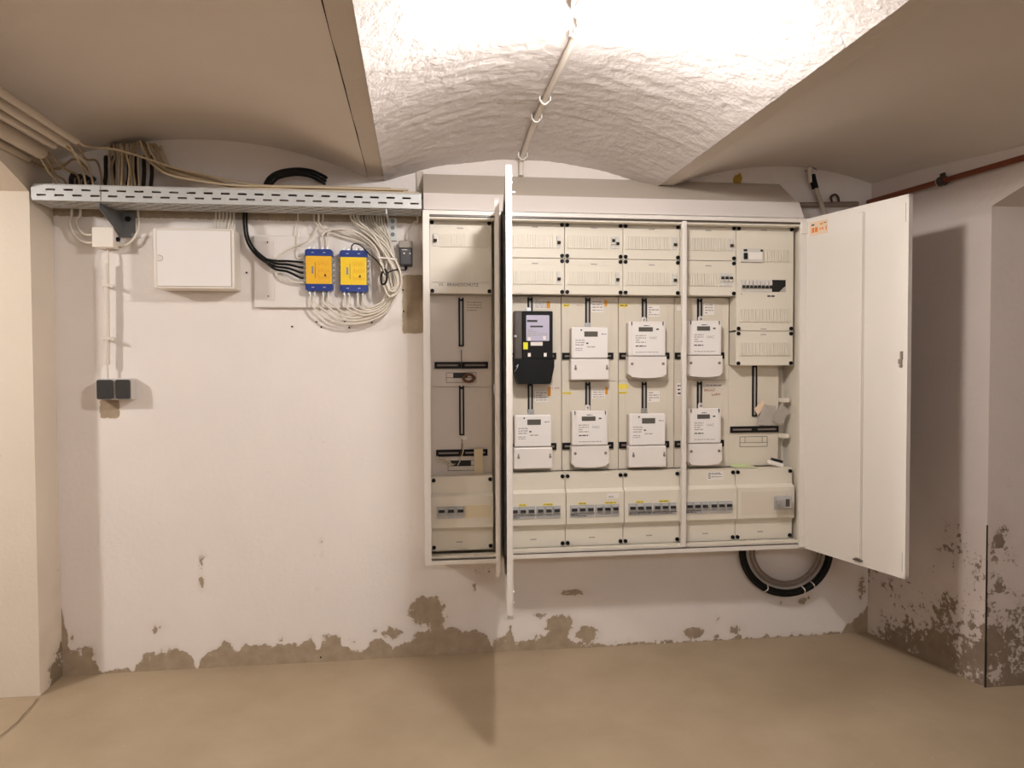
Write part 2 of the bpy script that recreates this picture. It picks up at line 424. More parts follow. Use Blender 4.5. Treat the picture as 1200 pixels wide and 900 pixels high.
# left wall with its arch, jamb facing the room
mb = MB()
XL2 = XL-0.42
ZARCH = 1.905
def arch(Y, y0, y1, zs0, rise):
    t = (Y-(y0+y1)/2)/((y1-y0)/2); return zs0+rise*(1-t*t)
mb.grid(lambda u, v: (XL, u, v), frange(0.0, YJL, 8), frange(0, 2.3, 150), wear_left)
mb.grid(lambda u, v: (u, YJL, v), frange(XL, XL2, 12), frange(0, ZARCH, 120), wear_jamb_l)
YN = -1.98
ys = frange(YJL, YN, 24)
az = lambda Y: arch(Y, YJL, YN, ZARCH, 0.17)
mb.grid(lambda u, v: (XL, u, az(u)+(2.3-az(u))*v), ys, frange(0, 1, 3), lambda p: 0.0)
mb.grid(lambda u, v: (v, u, az(u)), ys, frange(XL, XL2, 3), lambda p: 0.0)
mb.grid(lambda u, v: (XL2, u, az(u)+(2.3-az(u))*v), ys, frange(0, 1, 3), lambda p: 0.0)
mb.box(XL2, XL, -5.0, YN, 0, 2.3)
struct('wall_left', mb, 'jamb_paint')
# right wall, its arch and jamb
mb = MB()
mb.grid(lambda u, v: (XR(u), u, v), frange(0.0, YJR, 40), frange(0, 2.3, 160), wear_right, True)
mb.grid(lambda u, v: (u, YJR, v), frange(XR(YJR), XR(YJR)+0.45, 30), frange(0, 1.845, 130), wear_jamb_r)
YN2 = -2.4; ZR = 1.845
ys = frange(YJR, YN2, 24); az2 = lambda Y: arch(Y, YJR, YN2, ZR, 0.18)
mb.grid(lambda u, v: (XR(u), u, az2(u)+(2.3-az2(u))*v), ys, frange(0, 1, 3), lambda p: 0.0)
mb.grid(lambda u, v: (XR(u)+v, u, az2(u)), ys, frange(0, 0.45, 3), lambda p: 0.0)
mb.grid(lambda u, v: (XR(u)+0.45, u, az2(u)+(2.3-az2(u))*v), ys, frange(0, 1, 3), lambda p: 0.0)
mb.prism_y([(XR(YN2), 0), (XR(YN2)+0.45, 0), (XR(YN2)+0.45, 2.3), (XR(YN2), 2.3)], YN2, -5.0)
struct('wall_right', mb, 'wall_right_paint')
# the dark open joint along the foot of the right corner
mb = MB(); xe = XR(YJR)
for i in range(14):
    z0 = i*0.045; wd = (0.0035+0.002*abs(math.sin(i*2.3)))*(1-i/20)
    mb.box(xe-0.001, xe+wd, YJR-0.0012, YJR+0.004, z0, z0+0.046)
struct('corner_joint', mb, 'crack_dark', bpy.data.objects['wall_right'])
# outer shell: neighbouring cellars and the wall behind the camera
mb = MB(); mb.box(-4.0, XL2, YJL, YJL+0.1, 0, 2.3); struct('wall_left_cellar', mb, 'shell')
mb = MB(); mb.box(-4.1, -4.0, -5.0, 0, 0, 2.3); struct('wall_far_left', mb, 'shell')
mb = MB(); mb.box(-4.1, 4.1, -5.1, -5.0, 0, 2.3); struct('wall_front', mb, 'shell')
mb = MB(); mb.box(4.0, 4.1, -5.0, 0, 0, 2.3); struct('wall_far_right', mb, 'shell')
mb = MB(); mb.box(XR(YJR)+0.45, 4.0, YJR, YJR+0.1, 0, 2.3); struct('wall_right_cellar', mb, 'shell')
# floor
mb = MB(); mb.grid(lambda u, v: (u, v, 0.004*nz((u, v, 0), 1.3)*(0 if v > -0.05 else 1)), frange(-4.1, 4.1, 120), frange(-5.1, 0.05, 90), None, True)
fl = struct('floor', mb, 'floor_screed')
mb = MB()
a = PZ(44, 818, 0); pts = [PZ(x, y, 0.0) for x, y in ((44,820),(38,828),(30,836),(22,846),(8,858),(0,864),(-12,874))]
for p, q in zip(pts, pts[1:]):
    d = (q-p).normalized(); n_ = Vector((-d.y, d.x, 0))*0.0022
    mb.add([p-n_+Vector((0,0,.0045)), p+n_+Vector((0,0,.0045)), q+n_*.8+Vector((0,0,.0045)), q-n_*.8+Vector((0,0,.0045))], [(0,1,2,3)])
struct('floor_crack', mb, 'crack_floor', fl)

# ceiling: three shallow vaults between two beams
ceil = bpy.data.objects.new('ceiling', None); COL.objects.link(ceil); ceil['kind'] = 'structure'
def vault_z(u, v, c, h, zs0, rise, k):
    e = max(0.0, 1+v/0.55); return zs0+rise*(1-((u-c)/h)**2)*(1-k*e*e)
def vault(x0, x1, c, h, zs0, rise, k, amp, nx, ny, sm=True):
    m_ = MB()
    def fn(u, v):
        z = max(vault_z(u, v, c, h, zs0, rise, k), zs0+(0.004 if amp < 0.005 else 0.0))
        if amp:
            e2 = min(1, (u-x0)/0.02, (x1-u)/0.02); e2 = max(0, e2)
            p = (u*1.0, v*0.8, 0)
            d = 0.5*nz(p, 6)+0.35*nz((u*0.6, v*1.8, 3), 12)+0.3*nz(p, 26)+0.25*nz(p, 55)
            z += amp*d*(0.4+0.6*e2)
        return (u, v, z)
    ysn = frange(0.01, -2.2, ny)+frange(-2.25, -5.0, 30)
    m_.grid(fn, frange(x0, x1, nx), ysn, (lambda p: 0.0), sm)
    return m_
struct('vault', vault(-1.50, -0.200, -0.85, 0.65, 2.037, 0.18, 0.25, 0.0015, 60, 90), 'vault_grey', ceil)
struct('vault', vault(-0.130, 1.042, 0.456, 0.586, 2.0235, 0.162, 0.34, 0.0075, 170, 320), 'vault_white', ceil)
struct('vault', vault(1.118, 2.40, 1.65, 0.53, 2.034, 0.14, 0.25, 0.0015, 70, 90), 'vault_grey', ceil)
def beam(x0, x1):
    m_ = MB()
    n = 120; yy = frange(0.01, -5.0, n)
    for a_, b_ in zip(yy, yy[1:]):
        j0 = 0.003*nz((x0*9, a_, 0), 7); j1 = 0.003*nz((x1*9, a_, 2), 7)
        k0 = 0.003*nz((x0*9, b_, 0), 7); k1 = 0.003*nz((x1*9, b_, 2), 7)
        m_.add([(x0+j0, a_, 2.028), (x1+j1, a_, 2.028), (x1+k1, b_, 2.028), (x0+k0, b_, 2.028), (x0+j0, a_, 2.06), (x1+j1, a_, 2.06), (x1+k1, b_, 2.06), (x0+k0, b_, 2.06)],
               [(0,1,2,3), (0,4,5,1)[::-1], (0,3,7,4)[::-1], (1,5,6,2)[::-1]])
    return m_
struct('beam', beam(-0.194, -0.126), 'beam_grey', ceil)
struct('beam', beam(1.038, 1.114), 'beam_grey', ceil)
mb = MB(); mb.box(-0.21, -0.11, -5, 0.01, 2.062, 2.07); mb.box(1.02, 1.13, -5, 0.01, 2.062, 2.07); struct('joint_backing', mb, 'crack_dark', ceil)
mb = MB(); mb.box(-4.1, XL2, -5.1, 0.1, 2.17, 2.25); mb.box(XR(YJR)+0.40, 4.1, -5.1, 0.1, 2.17, 2.25); mb.box(-4.1, 4.1, -5.1, 0.1, 2.30, 2.4)
struct('outer_slab', mb, 'shell', ceil)

# ================================================================== LAMPS
def lamp(name, c, label, glass):
    t = empty(name, (c[0], c[1], c[2]-0.05), label, 'lamp')
    b = MB().lathe([(0.066, 0.085), (0.068, 0.05), (0.066, 0.036), (0.054, 0.034)], c, 32, 1.0, 1.75); part('lamp_base', b, 'lamp_base', t)
    prof = [(0.052, 0.046), (0.053, 0.02), (0.050, -0.005), (0.043, -0.028), (0.030, -0.042), (0.012, -0.048), (0.001, -0.049)]
    part('glass_dome', MB().lathe(prof, c, 28, 1.0, 1.55), glass, t)
    r = MB()
    for k in range(24):
        a0, a1 = 2*math.pi*k/24, 2*math.pi*(k+1)/24
        r.tube([(c[0]+.055*math.cos(a), c[1]+.055*1.55*math.sin(a), c[2]+.031) for a in (a0, a1)], 0.004, 6, 1)
    part('retaining_ring', r, 'cable_grey', t); return t
lamp('bulkhead_lamp', LAMP_A, 'glowing white bulkhead lamp on the rough white vault', 'lamp_glass')
lamp('bulkhead_lamp', LAMP_B, 'glowing bulkhead lamp in the neighbouring cellar beyond the arch', 'lamp_glass_far')

t = empty('fill_lamp', (0.5, -4.3, 1.98), 'cool fluorescent fill lamp added on the ceiling behind the camera', 'lamp')  # added unseen lamp, cool fill that lifts the shadows
part('tube', MB().cyl((-0.1, -4.3, 1.985), (1.0, -4.3, 1.985), 0.016, 12), 'fill_tube_glass', t)
part('batten', MB().rbox(-0.13, 1.03, -4.33, -4.27, 2.005, 2.05, 0.004), 'lamp_base', t)
for x in (-0.115, 1.015): part('tube_holder', MB().rbox(x-0.012, x+0.012, -4.318, -4.282, 1.965, 2.006, 0.003), 'lamp_base', t)

# ================================================================== METER CABINETS
FRONT, PL, BK = -0.2, -0.13, -0.058
ZB, ZT = 0.456, 1.866
COLX = [0.362, 0.612, 0.862, 1.112, 1.362, 1.624]
main = empty('meter_cabinet', (1.0, -0.1, ZB), 'wide cream meter cabinet with eight meters and two open doors', 'cabinet')
narrow = empty('service_cabinet', (0.18, -0.1, ZB), 'narrow cream cabinet without meters, its single door open, beside the cable tray', 'cabinet')

def carcass(root, x0, x1, z0, z1, lw=0.026):
    m_ = MB()                                  # folded sheet frame: front rim and side walls
    m_.box(x0, x0+0.0025, FRONT, 0, z0, z1); m_.box(x1-0.0025, x1, FRONT, 0, z0, z1)
    m_.box(x0, x1, FRONT, 0, z1-0.0025, z1); m_.box(x0, x1, FRONT, 0, z0, z0+0.0025)
    part('case', m_, 'cabinet_cream', root)
    m_ = MB()
    m_.box(x0, x0+lw, FRONT-0.002, FRONT+0.012, z0, z1); m_.box(x1-lw, x1, FRONT-0.002, FRONT+0.012, z0, z1)
    m_.box(x0+lw, x1-lw, FRONT-0.002, FRONT+0.012, z1-0.016, z1); m_.box(x0+lw, x1-lw, FRONT-0.002, FRONT+0.012, z0, z0+0.016)
    part('front_rim', m_, 'cabinet_white', root)
    for za, zb, zc_, zd in ((z1-0.030, z1-0.022, z1-0.022, z1-0.016), (z0+0.022, z0+0.03, z0+0.016, z0+0.02)):   # step and seal behind the rim
        part('inner_step', MB().box(x0+lw-0.006, x1-lw+0.006, FRONT+0.012, FRONT+0.05, za, zb), 'cabinet_cream', root)
        part('rim_seal', MB().box(x0+lw, x1-lw, FRONT+0.003, FRONT+0.006, zc_, zd), 'meter_brown', root)
    part('back_panel', MB().box(x0+0.003, x1-0.003, -0.012, -0.006, z0+0.003, z1-0.003), 'board_cream', root)
carcass(main, 0.345, 1.643, ZB+0.004, ZT)
carcass(narrow, 0.026, 0.338, ZB-0.008, ZT)
part('post', MB().rbox(1.0965, 1.1155, FRONT, FRONT+0.02, ZB+0.028, ZT-0.02, 0.002), 'cabinet_white', main)

screw_me = None
def screw(x, z, parent, y=PL, r=0.0085):
    global screw_me
    if screw_me is None:
        b = MB(); b.cyl((0, 0, 0), (0, -0.006, 0), 1.0*0.0085, 12, 0.0078); b.box(-0.006, 0.006, -0.0068, -0.006, -0.0012, 0.0012)
        screw_me = b.mesh('screw'); screw_me.materials.append(MATS['rubber_black'])
    o = bpy.data.objects.new('screw', screw_me); COL.objects.link(o); o.parent = parent
    o.location = Vector((x, y, z))-worldloc(parent); return o
def shared(name, key, maker, material, loc, parent):
    me = CACHE.get(key)
    if me is None:
        me = maker().mesh(name); me.materials.append(MATS[material]); CACHE[key] = me
    o = bpy.data.objects.new(name, me); COL.objects.link(o); o.parent = parent; o.location = Vector(loc)-worldloc(parent); return o
CACHE = {}
def strip(parent, x0, x1, z0, z1, y, name='blanking_strip', material='cabinet_cream'):
    b = MB(); b.box(x0, x1, y-0.0008, y, z0, z1)
    n = max(2, int((x1-x0)/0.0098)); p = (x1-x0)/n
    for i in range(n): b.box(x0+i*p+0.0010, x0+(i+1)*p-0.0010, y-0.0052, y-0.0008, z0+0.0022, z1-0.0022)
    return part(name, b, material, parent)
def breaker(parent, x, z, y, wd=0.0255, ht=0.052, on=False, body='breaker_white', tog_h=0.012):
    """small modular breaker: body, dark toggle, printed lines (sub-parts of its cover)"""
    def mk():
        b = MB(); b.box(-wd/2, wd/2, -0.004, 0, -ht/2, ht/2); b.rbox(-wd*0.42, wd*0.42, -0.012, -0.004, -ht*0.16, ht*0.40, 0.0015, 1); return b
    shared('breaker', ('b', wd, ht, body), mk, body, (x, y, z), parent)
    def tk():
        b = MB(); b.add([(-wd*.34,-.013,-.005),(wd*.34,-.013,-.005),(wd*.30,-.022,0),(-wd*.30,-.022,0),(-wd*.34,-.013,.007),(wd*.34,-.013,.007),(-wd*.34,-.011,-.005),(wd*.34,-.011,-.005),(wd*.34,-.011,.007),(-wd*.34,-.011,.007)],
            [(0,1,2,3),(3,2,5,4),(0,3,4),(1,5,2),(6,0,4,9),(7,8,5,1),(6,7,1,0),(4,5,8,9),(6,9,8,7)]); return b
    shared('toggle', ('t', wd), tk, 'toggle_black', (x, y, z+(0.006 if not on else -0.006)), parent)
def lines_print(parent, x0, x1, z0, z1, y, n, material='print_grey', seed=1, name='print'):
    rr = random.Random(seed); b = MB(); h = (z1-z0)/n
    for i in range(n):
        a = x0; z = z1-(i+0.5)*h
        while a < x1-0.002:
            l = min(rr.uniform(0.006, 0.02), x1-a)
            if l > 0.002: b.box(a, a+l, y-0.0004, y, z-h*0.22, z+h*0.22)
            a += l+0.003
            if rr.random() < 0.12: break
    return part(name, b, material, parent)

def cover(root, x0, x1, z0, z1, screws='tb', y=PL):
    """flat cover plate with a folded rim, standing in front of the meter boards"""
    b = MB(); b.rbox(x0+0.001, x1-0.001, y, y+0.006, z0+0.001, z1-0.001, 0.0015, 1)
    b.box(x0+0.002, x0+0.004, y+0.005, BK, z0+0.002, z1-0.002); b.box(x1-0.004, x1-0.002, y+0.005, BK, z0+0.002, z1-0.002)
    b.box(x0+0.002, x1-0.002, y+0.005, BK, z0+0.002, z0+0.004); b.box(x0+0.002, x1-0.002, y+0.005, BK, z1-0.004, z1-0.002)
    b.box(x0+0.03, x1-0.03, y-0.0012, y, z1-0.028, z1-0.027)
    c = part('cover', b, 'cabinet_cream', root)
    for sx in (x0+0.011, x1-0.011):
        for sz in (z0+0.011, z1-0.011): screw(sx, sz, c, y)
    return c
def mini_mark(parent, x, z, y):
    part('rating_mark', MB().box(x-0.013, x+0.013, y-0.0006, y, z-0.0025, z+0.0025), 'print_grey', parent)

# ---- upper covers of the wide cabinet: two rows of four, each with a blanking strip and a breaker
R1, R2, R3 = 1.843, 1.693, 1.543
for ci in range(4):
    x0, x1 = COLX[ci], COLX[ci+1]
    for ri, (zt, zb) in enumerate(((R1, R2), (R2, R3))):
        c = cover(main, x0, x1, zb, zt)
        z = zt-0.081; xe = x1-0.026
        if (ci, ri) == (3, 1):
            for k in range(3): breaker(c, x1-0.066+k*0.019, z, PL, 0.0185, 0.056, False)
            strip(c, x0+0.012, x1-0.082, z-0.029, z+0.029, PL)
        elif (ci, ri) == (1, 0):
            breaker(c, xe, z, PL, 0.0175, 0.052, True); breaker(c, xe-0.0185, z, PL, 0.0175, 0.052, False)
            strip(c, x0+0.012, x1-0.06, z-0.029, z+0.029, PL)
        else:
            breaker(c, xe, z, PL, 0.0195, 0.052, True)
            strip(c, x0+0.012, x1-0.042, z-0.029, z+0.029, PL)
        mini_mark(c, x0+0.125, zt-0.022, PL)
# ---- tall cover and lower cover of the last column
x0, x1 = COLX[4], COLX[5]
c = cover(main, x0, x1, 1.393, R1)
strip(c, x0+0.128, x1-0.018, 1.690, 1.745, PL)
b = MB().rbox(x0+0.018, x0+0.118, PL-0.012, PL, 1.688, 1.745, 0.002, 1); part('residual_current_device', b, 'breaker_white', c)
part('device_lever', MB().box(x0+0.028, x0+0.042, PL-0.02, PL-0.012, 1.700, 1.726), 'toggle_black', c)
for ua, ub in ((0.028, 0.044), (0.104, 0.115)): part('device_mark', MB().box(x0+ua, x0+ub, PL-0.0127, PL-0.012, 1.733, 1.742), 'toggle_black', c)
part('device_plate', MB().box(x0+0.05, x0+0.112, PL-0.0127, PL-0.012, 1.70, 1.73), 'paper_white', c)
for k in range(8): breaker(c, x0+0.028+k*0.0177, 1.588, PL, 0.0172, 0.052, True)
b = MB(); xa, xb, za, zb_ = x0+0.163, x0+0.225, 1.562, 1.614          # open module space: black plate on the cover's face paints its shade
b.box(xa, xb, PL-0.0012, PL-0.0008, za, zb_); part('slot_shade', b, 'toggle_black', c)
part('torn_label', MB().add([(xb-0.03, PL-0.0022, za), (xb, PL-0.0022, za), (xb, PL-0.0022, za+0.026), (xb-0.012, PL-0.0032, za+0.018)], [(0,1,2,3)]), 'paper_aged', c)
lines_print(c, x0+0.02, x0+0.15, 1.548, 1.556, PL, 1, 'print_grey', 4)
lines_print(c, x0+0.142, x0+0.175, 1.536, 1.552, PL, 1, 'print_dark', 5, 'handwriting')
strip(c, x0+0.015, x1-0.022, 1.43, 1.49, PL); mini_mark(c, x0+0.125, R1-0.016, PL); mini_mark(c, x0+0.125, 1.402, PL)
c = cover(main, x0, x1, 1.243, 1.393); strip(c, x0+0.015, x1-0.022, 1.285, 1.345, PL); mini_mark(c, x0+0.125, 1.378, PL)

# ---- lower covers with stepped fronts
def low_cover(root, x0, x1, z0, z1, kind, seed, top=0.068, low=0.082):
    d = 0.022
    pr_ = [(PL+0.05, z0), (PL, z0), (PL, z0+low), (PL-d, z0+low+0.016), (PL-d, z1-top-0.012), (PL, z1-top), (PL, z1), (PL+0.05, z1)]
    b = MB().prism_x(pr_, x0+0.0015, x1-0.0015)
    c = part('cover', b, 'cabinet_cream', root)
    for sx in (x0+0.011, x1-0.011):
        for sz in (z0+0.014, z1-0.014): screw(sx, sz, c)
    y = PL-d; zc = z0+0.152
    if kind == 'six':
        for k in range(6): breaker(c, x0+0.033+k*0.0345+(0.004 if k > 2 else 0), zc, y, 0.0335, 0.05, False, 'breaker_grey')
        lines_print(c, x0+0.02, x0+0.23, zc-0.022, zc-0.006, y-0.0045, 3, 'print_dark', seed, 'breaker_print')
    mini_mark(c, x0+0.115, z0+0.034, PL)
    return c, y, zc
lows = []
for ci in range(4):
    c, y, zc = low_cover(main, COLX[ci], COLX[ci+1], 0.487, 0.797, 'six', 20+ci); lows.append(c)
    x0 = COLX[ci]
    if ci < 3:
        for a_, l_ in ((0.050, 0.034), (0.150, 0.045)) if ci != 1 else ((0.052, 0.034), (0.165, 0.05)):
            part('yellow_label', MB().box(x0+a_, x0+a_+l_, y-0.001, y, zc+0.027, zc+0.036), 'yellow_label', c)
            lines_print(c, x0+a_+0.004, x0+a_+l_-0.004, zc+0.029, zc+0.034, y-0.001, 1, 'print_dark', ci*7+3, 'label_print')
    if ci == 1: 
        part('white_label', MB().box(x0+0.175, x0+0.228, y-0.001, y, zc+0.05, zc+0.070), 'paper_white', c); lines_print(c, x0+0.182, x0+0.205, zc+0.053, zc+0.06, y-0.001, 1, 'print_dark', 8, 'label_print')
    if ci == 3:
        part('white_label', MB().box(x0+0.122, x0+0.196, PL-0.001, PL, 0.752, 0.787), 'paper_white', c); lines_print(c, x0+0.127, x0+0.19, 0.757, 0.784, PL-0.001, 5, 'print_dark', 9, 'label_print')
x0, x1 = COLX[4], COLX[5]
c, y, zc = low_cover(main, x0, x1, 0.487, 0.797, 'blank', 30)
part('blank_plate', MB().box(x0+0.018, x1-0.09, y-0.0012, y, 0.60, 0.70).box(x1-0.089, x1-0.03, y-0.0012, y, 0.60, 0.70), 'board_cream', c)
q = PY(912, 589, y)
b = MB().rbox(q.x-0.02, q.x+0.05, y-0.03, y, q.z-0.022, q.z+0.03, 0.004, 2); part('main_switch', b, 'breaker_grey', c)
part('switch_knob', MB().cyl((q.x-0.012, y-0.03, q.z+0.004), (q.x-0.012, y-0.048, q.z+0.004), 0.014, 14).box(q.x-0.034, q.x-0.022, y-0.044, y-0.03, q.z-0.022, q.z+0.018), 'steel', c)
part('switch_window', MB().box(q.x+0.018, q.x+0.036, y-0.0312, y-0.03, q.z-0.012, q.z+0.02), 'meter_brown', c)

# ---- meter boards, fixing rails, notes stuck on the boards
def cross(root, xc, z_top, z_bot, zc, half=0.115, name='rail'):
    """black slotted fixing cross: an upright with a pale slot and a cross piece"""
    b = MB(); b.box(xc-0.011, xc-0.0042, BK-0.006, BK, z_bot, z_top); b.box(xc+0.0042, xc+0.011, BK-0.006, BK, z_bot, z_top)
    b.box(xc-0.0042, xc+0.0042, BK-0.008, BK, z_top-0.014, z_top-0.006); b.box(xc-0.0042, xc+0.0042, BK-0.008, BK, z_bot, z_bot+0.006)
    part('upright_rail', b, 'rail_black', root)
    part('rail_slot', MB().box(xc-0.0042, xc+0.0042, BK-0.005, BK, z_bot+0.006, z_top-0.014), 'steel_pale', root)
    b = MB(); b.box(xc-half, xc+half, BK-0.008, BK-0.0005, zc+0.004, zc+0.014); b.box(xc-half, xc+half, BK-0.008, BK-0.0005, zc-0.014, zc-0.004)
    for a0, a1 in ((-half, -half+0.01), (-0.014, 0.014), (half-0.01, half)): b.box(xc+a0, xc+a1, BK-0.008, BK-0.0005, zc-0.004, zc+0.004)
    part('cross_rail', b, 'rail_black', root)
    part('rail_slot', MB().box(xc-half+0.01, xc-0.014, BK-0.006, BK-0.0004, zc-0.004, zc+0.004), 'cable_grey', root)
    part('rail_slot', MB().box(xc+0.014, xc+half-0.01, BK-0.006, BK-0.0004, zc-0.004, zc+0.004), 'cable_grey', root)
boards = []
ZMID = 1.180
for ci in range(4):
    x0, x1 = COLX[ci], COLX[ci+1]
    for (zb, zt) in ((ZMID, R3-0.001), (0.797, ZMID)):
        b = MB().box(x0+0.0015, x1-0.0015, BK, BK+0.006, zb+0.0008, zt-0.0008); b.box(x0+0.030, x0+0.031, BK-0.0012, BK, zb+0.02, zt-0.02); b.box(x1-0.031, x1-0.030, BK-0.0012, BK, zb+0.02, zt-0.02)
        bd = part('meter_board', b, 'board_cream', main); boards.append(bd)
        xc = x0+0.1145
        cross(main, xc, zt-0.005, zt-0.135, zb+0.09+(0.015 if zb < 1 else 0.018), 0.112)
bd5 = part('meter_board', MB().box(COLX[4]-0.001, COLX[5]-0.03, BK, BK+0.006, 0.80, 1.245), 'board_cream', main)
q = PY(884, 430, BK); cross(main, q.x, 1.25, PY(884, 488, BK).z, PY(884, 503, BK).z, 0.112)
# outlined blank field on that board
b = MB(); a = PY(867, 512, BK); d = PY(899, 523, BK); zm = (a.z+d.z)/2-0.004
for z in (a.z, zm, d.z): b.box(a.x, d.x, BK-0.0008, BK, z-0.001, z+0.001)
for x in (a.x, d.x): b.box(x-0.001, x+0.001, BK-0.0008, BK, d.z, a.z)
for x in (a.x+0.024, d.x-0.024): b.box(x-0.001, x+0.001, BK-0.0008, BK, zm, a.z)
part('knockout_outline', b, 'meter_brown', bd5)
# drop-shaped screw pockets and shelf brackets on the inner side wall
for y_ in (270, 320, 365, 392, 425, 468, 510, 550):
    p = PX(929, y_, 1.6395); b = MB().cyl((1.6405, -0.165, p.z), (1.6375, -0.165, p.z), 0.007, 10); part('side_boss', b, 'cabinet_grey', main)
for y_ in (470, 512):
    p = PY(922, y_, -0.09); part('cable_lug', MB().box(1.594, 1.624, -0.10, -0.06, p.z-0.004, p.z+0.014), 'cabinet_cream', main)

def sticker(x0, y0, x1, y1, material, parent, plane=BK, name='sticker', pr_=None, n=4, seed=1, tilt=0.0):
    a = PY(x0, y0, plane); d = PY(x1, y1, plane)
    o = part(name, MB().box(min(a.x, d.x), max(a.x, d.x), plane-0.0009, plane, min(a.z, d.z), max(a.z, d.z)), material, parent)
    if pr_: lines_print(parent, a.x+0.004, d.x-0.004, d.z+0.003, a.z-0.003, plane-0.0009, n, pr_, seed, 'sticker_print')
    return o
B = boards   # order: col0 up, col0 low, col1 up, ...
for i, (x0, y0, x1, y1) in enumerate(((626,352,641,362),(693,351,707,366),(759,358,773,371),(825,355,837,369))): sticker(x0, y0, x1, y1, 'paper_white', B[i*2], pr_='print_grey', seed=40+i)
for i, (x0, y0, x1, y1) in enumerate(((627,458,642,471),(694,455,709,467),(759,458,773,471),(826,449,847,454))): sticker(x0, y0, x1, y1, 'paper_white', B[i*2+1], pr_='print_grey', n=4 if i < 3 else 1, seed=50+i)
sticker(640.5, 353, 644.5, 361, 'orange_label', B[0]); sticker(708.5, 351.5, 711.5, 359, 'orange_label', B[2])
sticker(642, 454, 645.5, 464, 'orange_label', B[1]); sticker(709, 454, 712, 462, 'orange_label', B[3])
sticker(659.5, 356, 667.5, 360, 'yellow_label', B[2], pr_='print_dark', n=1, seed=61); sticker(725, 356, 736, 360, 'yellow_label', B[4], pr_='print_dark', n=1, seed=62)
sticker(659, 459.5, 670, 462, 'yellow_label', B[3], pr_='print_dark', n=1, seed=63); sticker(724.5, 450, 736, 456, 'yellow_label', B[5]); sticker(724.5, 459, 735, 461.5, 'yellow_label', B[5], pr_='print_dark', n=1, seed=64)
sticker(793, 359, 798.5, 364, 'paper_white', B[4]); sticker(793, 449, 799, 464, 'paper_white', B[5], pr_='print_dark', n=3, seed=66)
def scrawl(s, x, y, size, material, parent, rot=0.0):
    p = PY(x, y, BK); text('handwriting', s, size, facing(p.x, BK-0.001, p.z, rot), material, parent)
scrawl('PRIVAT', 831.5, 457.5, 0.016, 'pen_red', B[7], 0.02); scrawl('Laden', 839, 462, 0.017, 'pen_red', B[7], 0.08)
scrawl('~~~', 679, 357.5, 0.016, 'pen_red', B[2]); scrawl('1. OG', 651, 455, 0.013, 'pen_red', B[1], 0.03); scrawl('L1', 608, 352, 0.018, 'print_grey', B[0])

# ---- meters
def eyelet(t, x, z, y):
    b = MB(); b.rplate(x-0.011, x+0.011, y-0.004, y, z-0.012, z+0.016, 0.009); part('hanging_eye', b, 'meter_white', t)
    part('eye_screw', MB().cyl((x, y-0.004, z+0.004), (x, y-0.009, z+0.004), 0.0055, 10), 'steel', t)
def meter_flat(x0, y0, x1, y1, label):
    """white meter with a flat terminal cover (square lower edge)"""
    YF = -0.122; a = PY(x0, y0, YF); d = PY(x1, y1, YF); X0, X1, Z1, Z0 = a.x, d.x, a.z, d.z; xc = (X0+X1)/2; zj = Z0+(Z1-Z0)*0.405
    t = empty('electricity_meter', (xc, BK-0.009, Z0), label, 'electricity meter', 'electricity meters in the wide cabinet'); yb = BK-0.009
    part('base', MB().rbox(X0+0.005, X1-0.003, yb-0.03, yb, Z0+0.012, Z1-0.004, 0.004), 'cabinet_grey', t)
    part('housing', MB().rbox(X0+0.004, X1-0.004, YF+0.006, yb-0.03, zj, Z1, 0.006), 'meter_white', t)
    f = part('face_plate', MB().rplate(X0+0.014, X1-0.006, YF+0.002, YF+0.006, zj+0.004, Z1-0.005, 0.003), 'meter_label', t)
    part('terminal_cover', MB().rbox(X0, X1, YF, yb-0.012, Z0, zj-0.002, 0.005), 'meter_white', t)
    H = Z1-Z0; W = X1-X0
    dx0, dx1 = X0+W*0.35, X0+W*0.70; dz0, dz1 = Z1-H*0.185, Z1-H*0.085; yf = YF+0.002
    part('display', MB().box(dx0, dx1, yf-0.001, yf, dz0, dz1), 'display_grey', t)
    lines_print(t, X0+W*0.12, X0+W*0.36, Z1-H*0.36, Z1-H*0.23, yf, 3, 'print_grey', 3); lines_print(t, X0+W*0.40, X0+W*0.66, Z1-H*0.34, Z1-H*0.28, yf, 1, 'print_dark', 4, 'barcode')
    lines_print(t, X0+W*0.42, X0+W*0.64, Z1-H*0.40, Z1-H*0.355, yf, 1, 'print_grey', 5); lines_print(t, X0+W*0.12, X0+W*0.30, Z1-H*0.46, Z1-H*0.39, yf, 2, 'print_grey', 6)
    lines_print(t, X0+W*0.80, X0+W*0.92, Z1-H*0.15, Z1-H*0.12, yf, 1, 'print_dark', 7)
    part('infrared_port', MB().cyl((X0+W*0.27, yf, Z1-H*0.06), (X0+W*0.27, yf-0.002, Z1-H*0.06), 0.0035, 10), 'print_dark', t)
    for sx in (X0+W*0.12, X1-W*0.06): part('seal_screw', MB().cyl((sx, YF, Z0+H*0.22), (sx, YF-0.004, Z0+H*0.22), 0.0055, 10).box(sx-0.003, sx+0.003, YF-0.001, YF, Z0+H*0.19, Z0+H*0.28), 'cable_grey', t)
    b = MB(); b.box(xc-0.012, xc+0.012, yb-0.006, yb, Z1-0.006, Z1+0.020); b.cyl((xc, yb-0.006, Z1+0.008), (xc, yb-0.011, Z1+0.008), 0.006, 10); part('hanging_hook', b, 'steel', t)
    return t
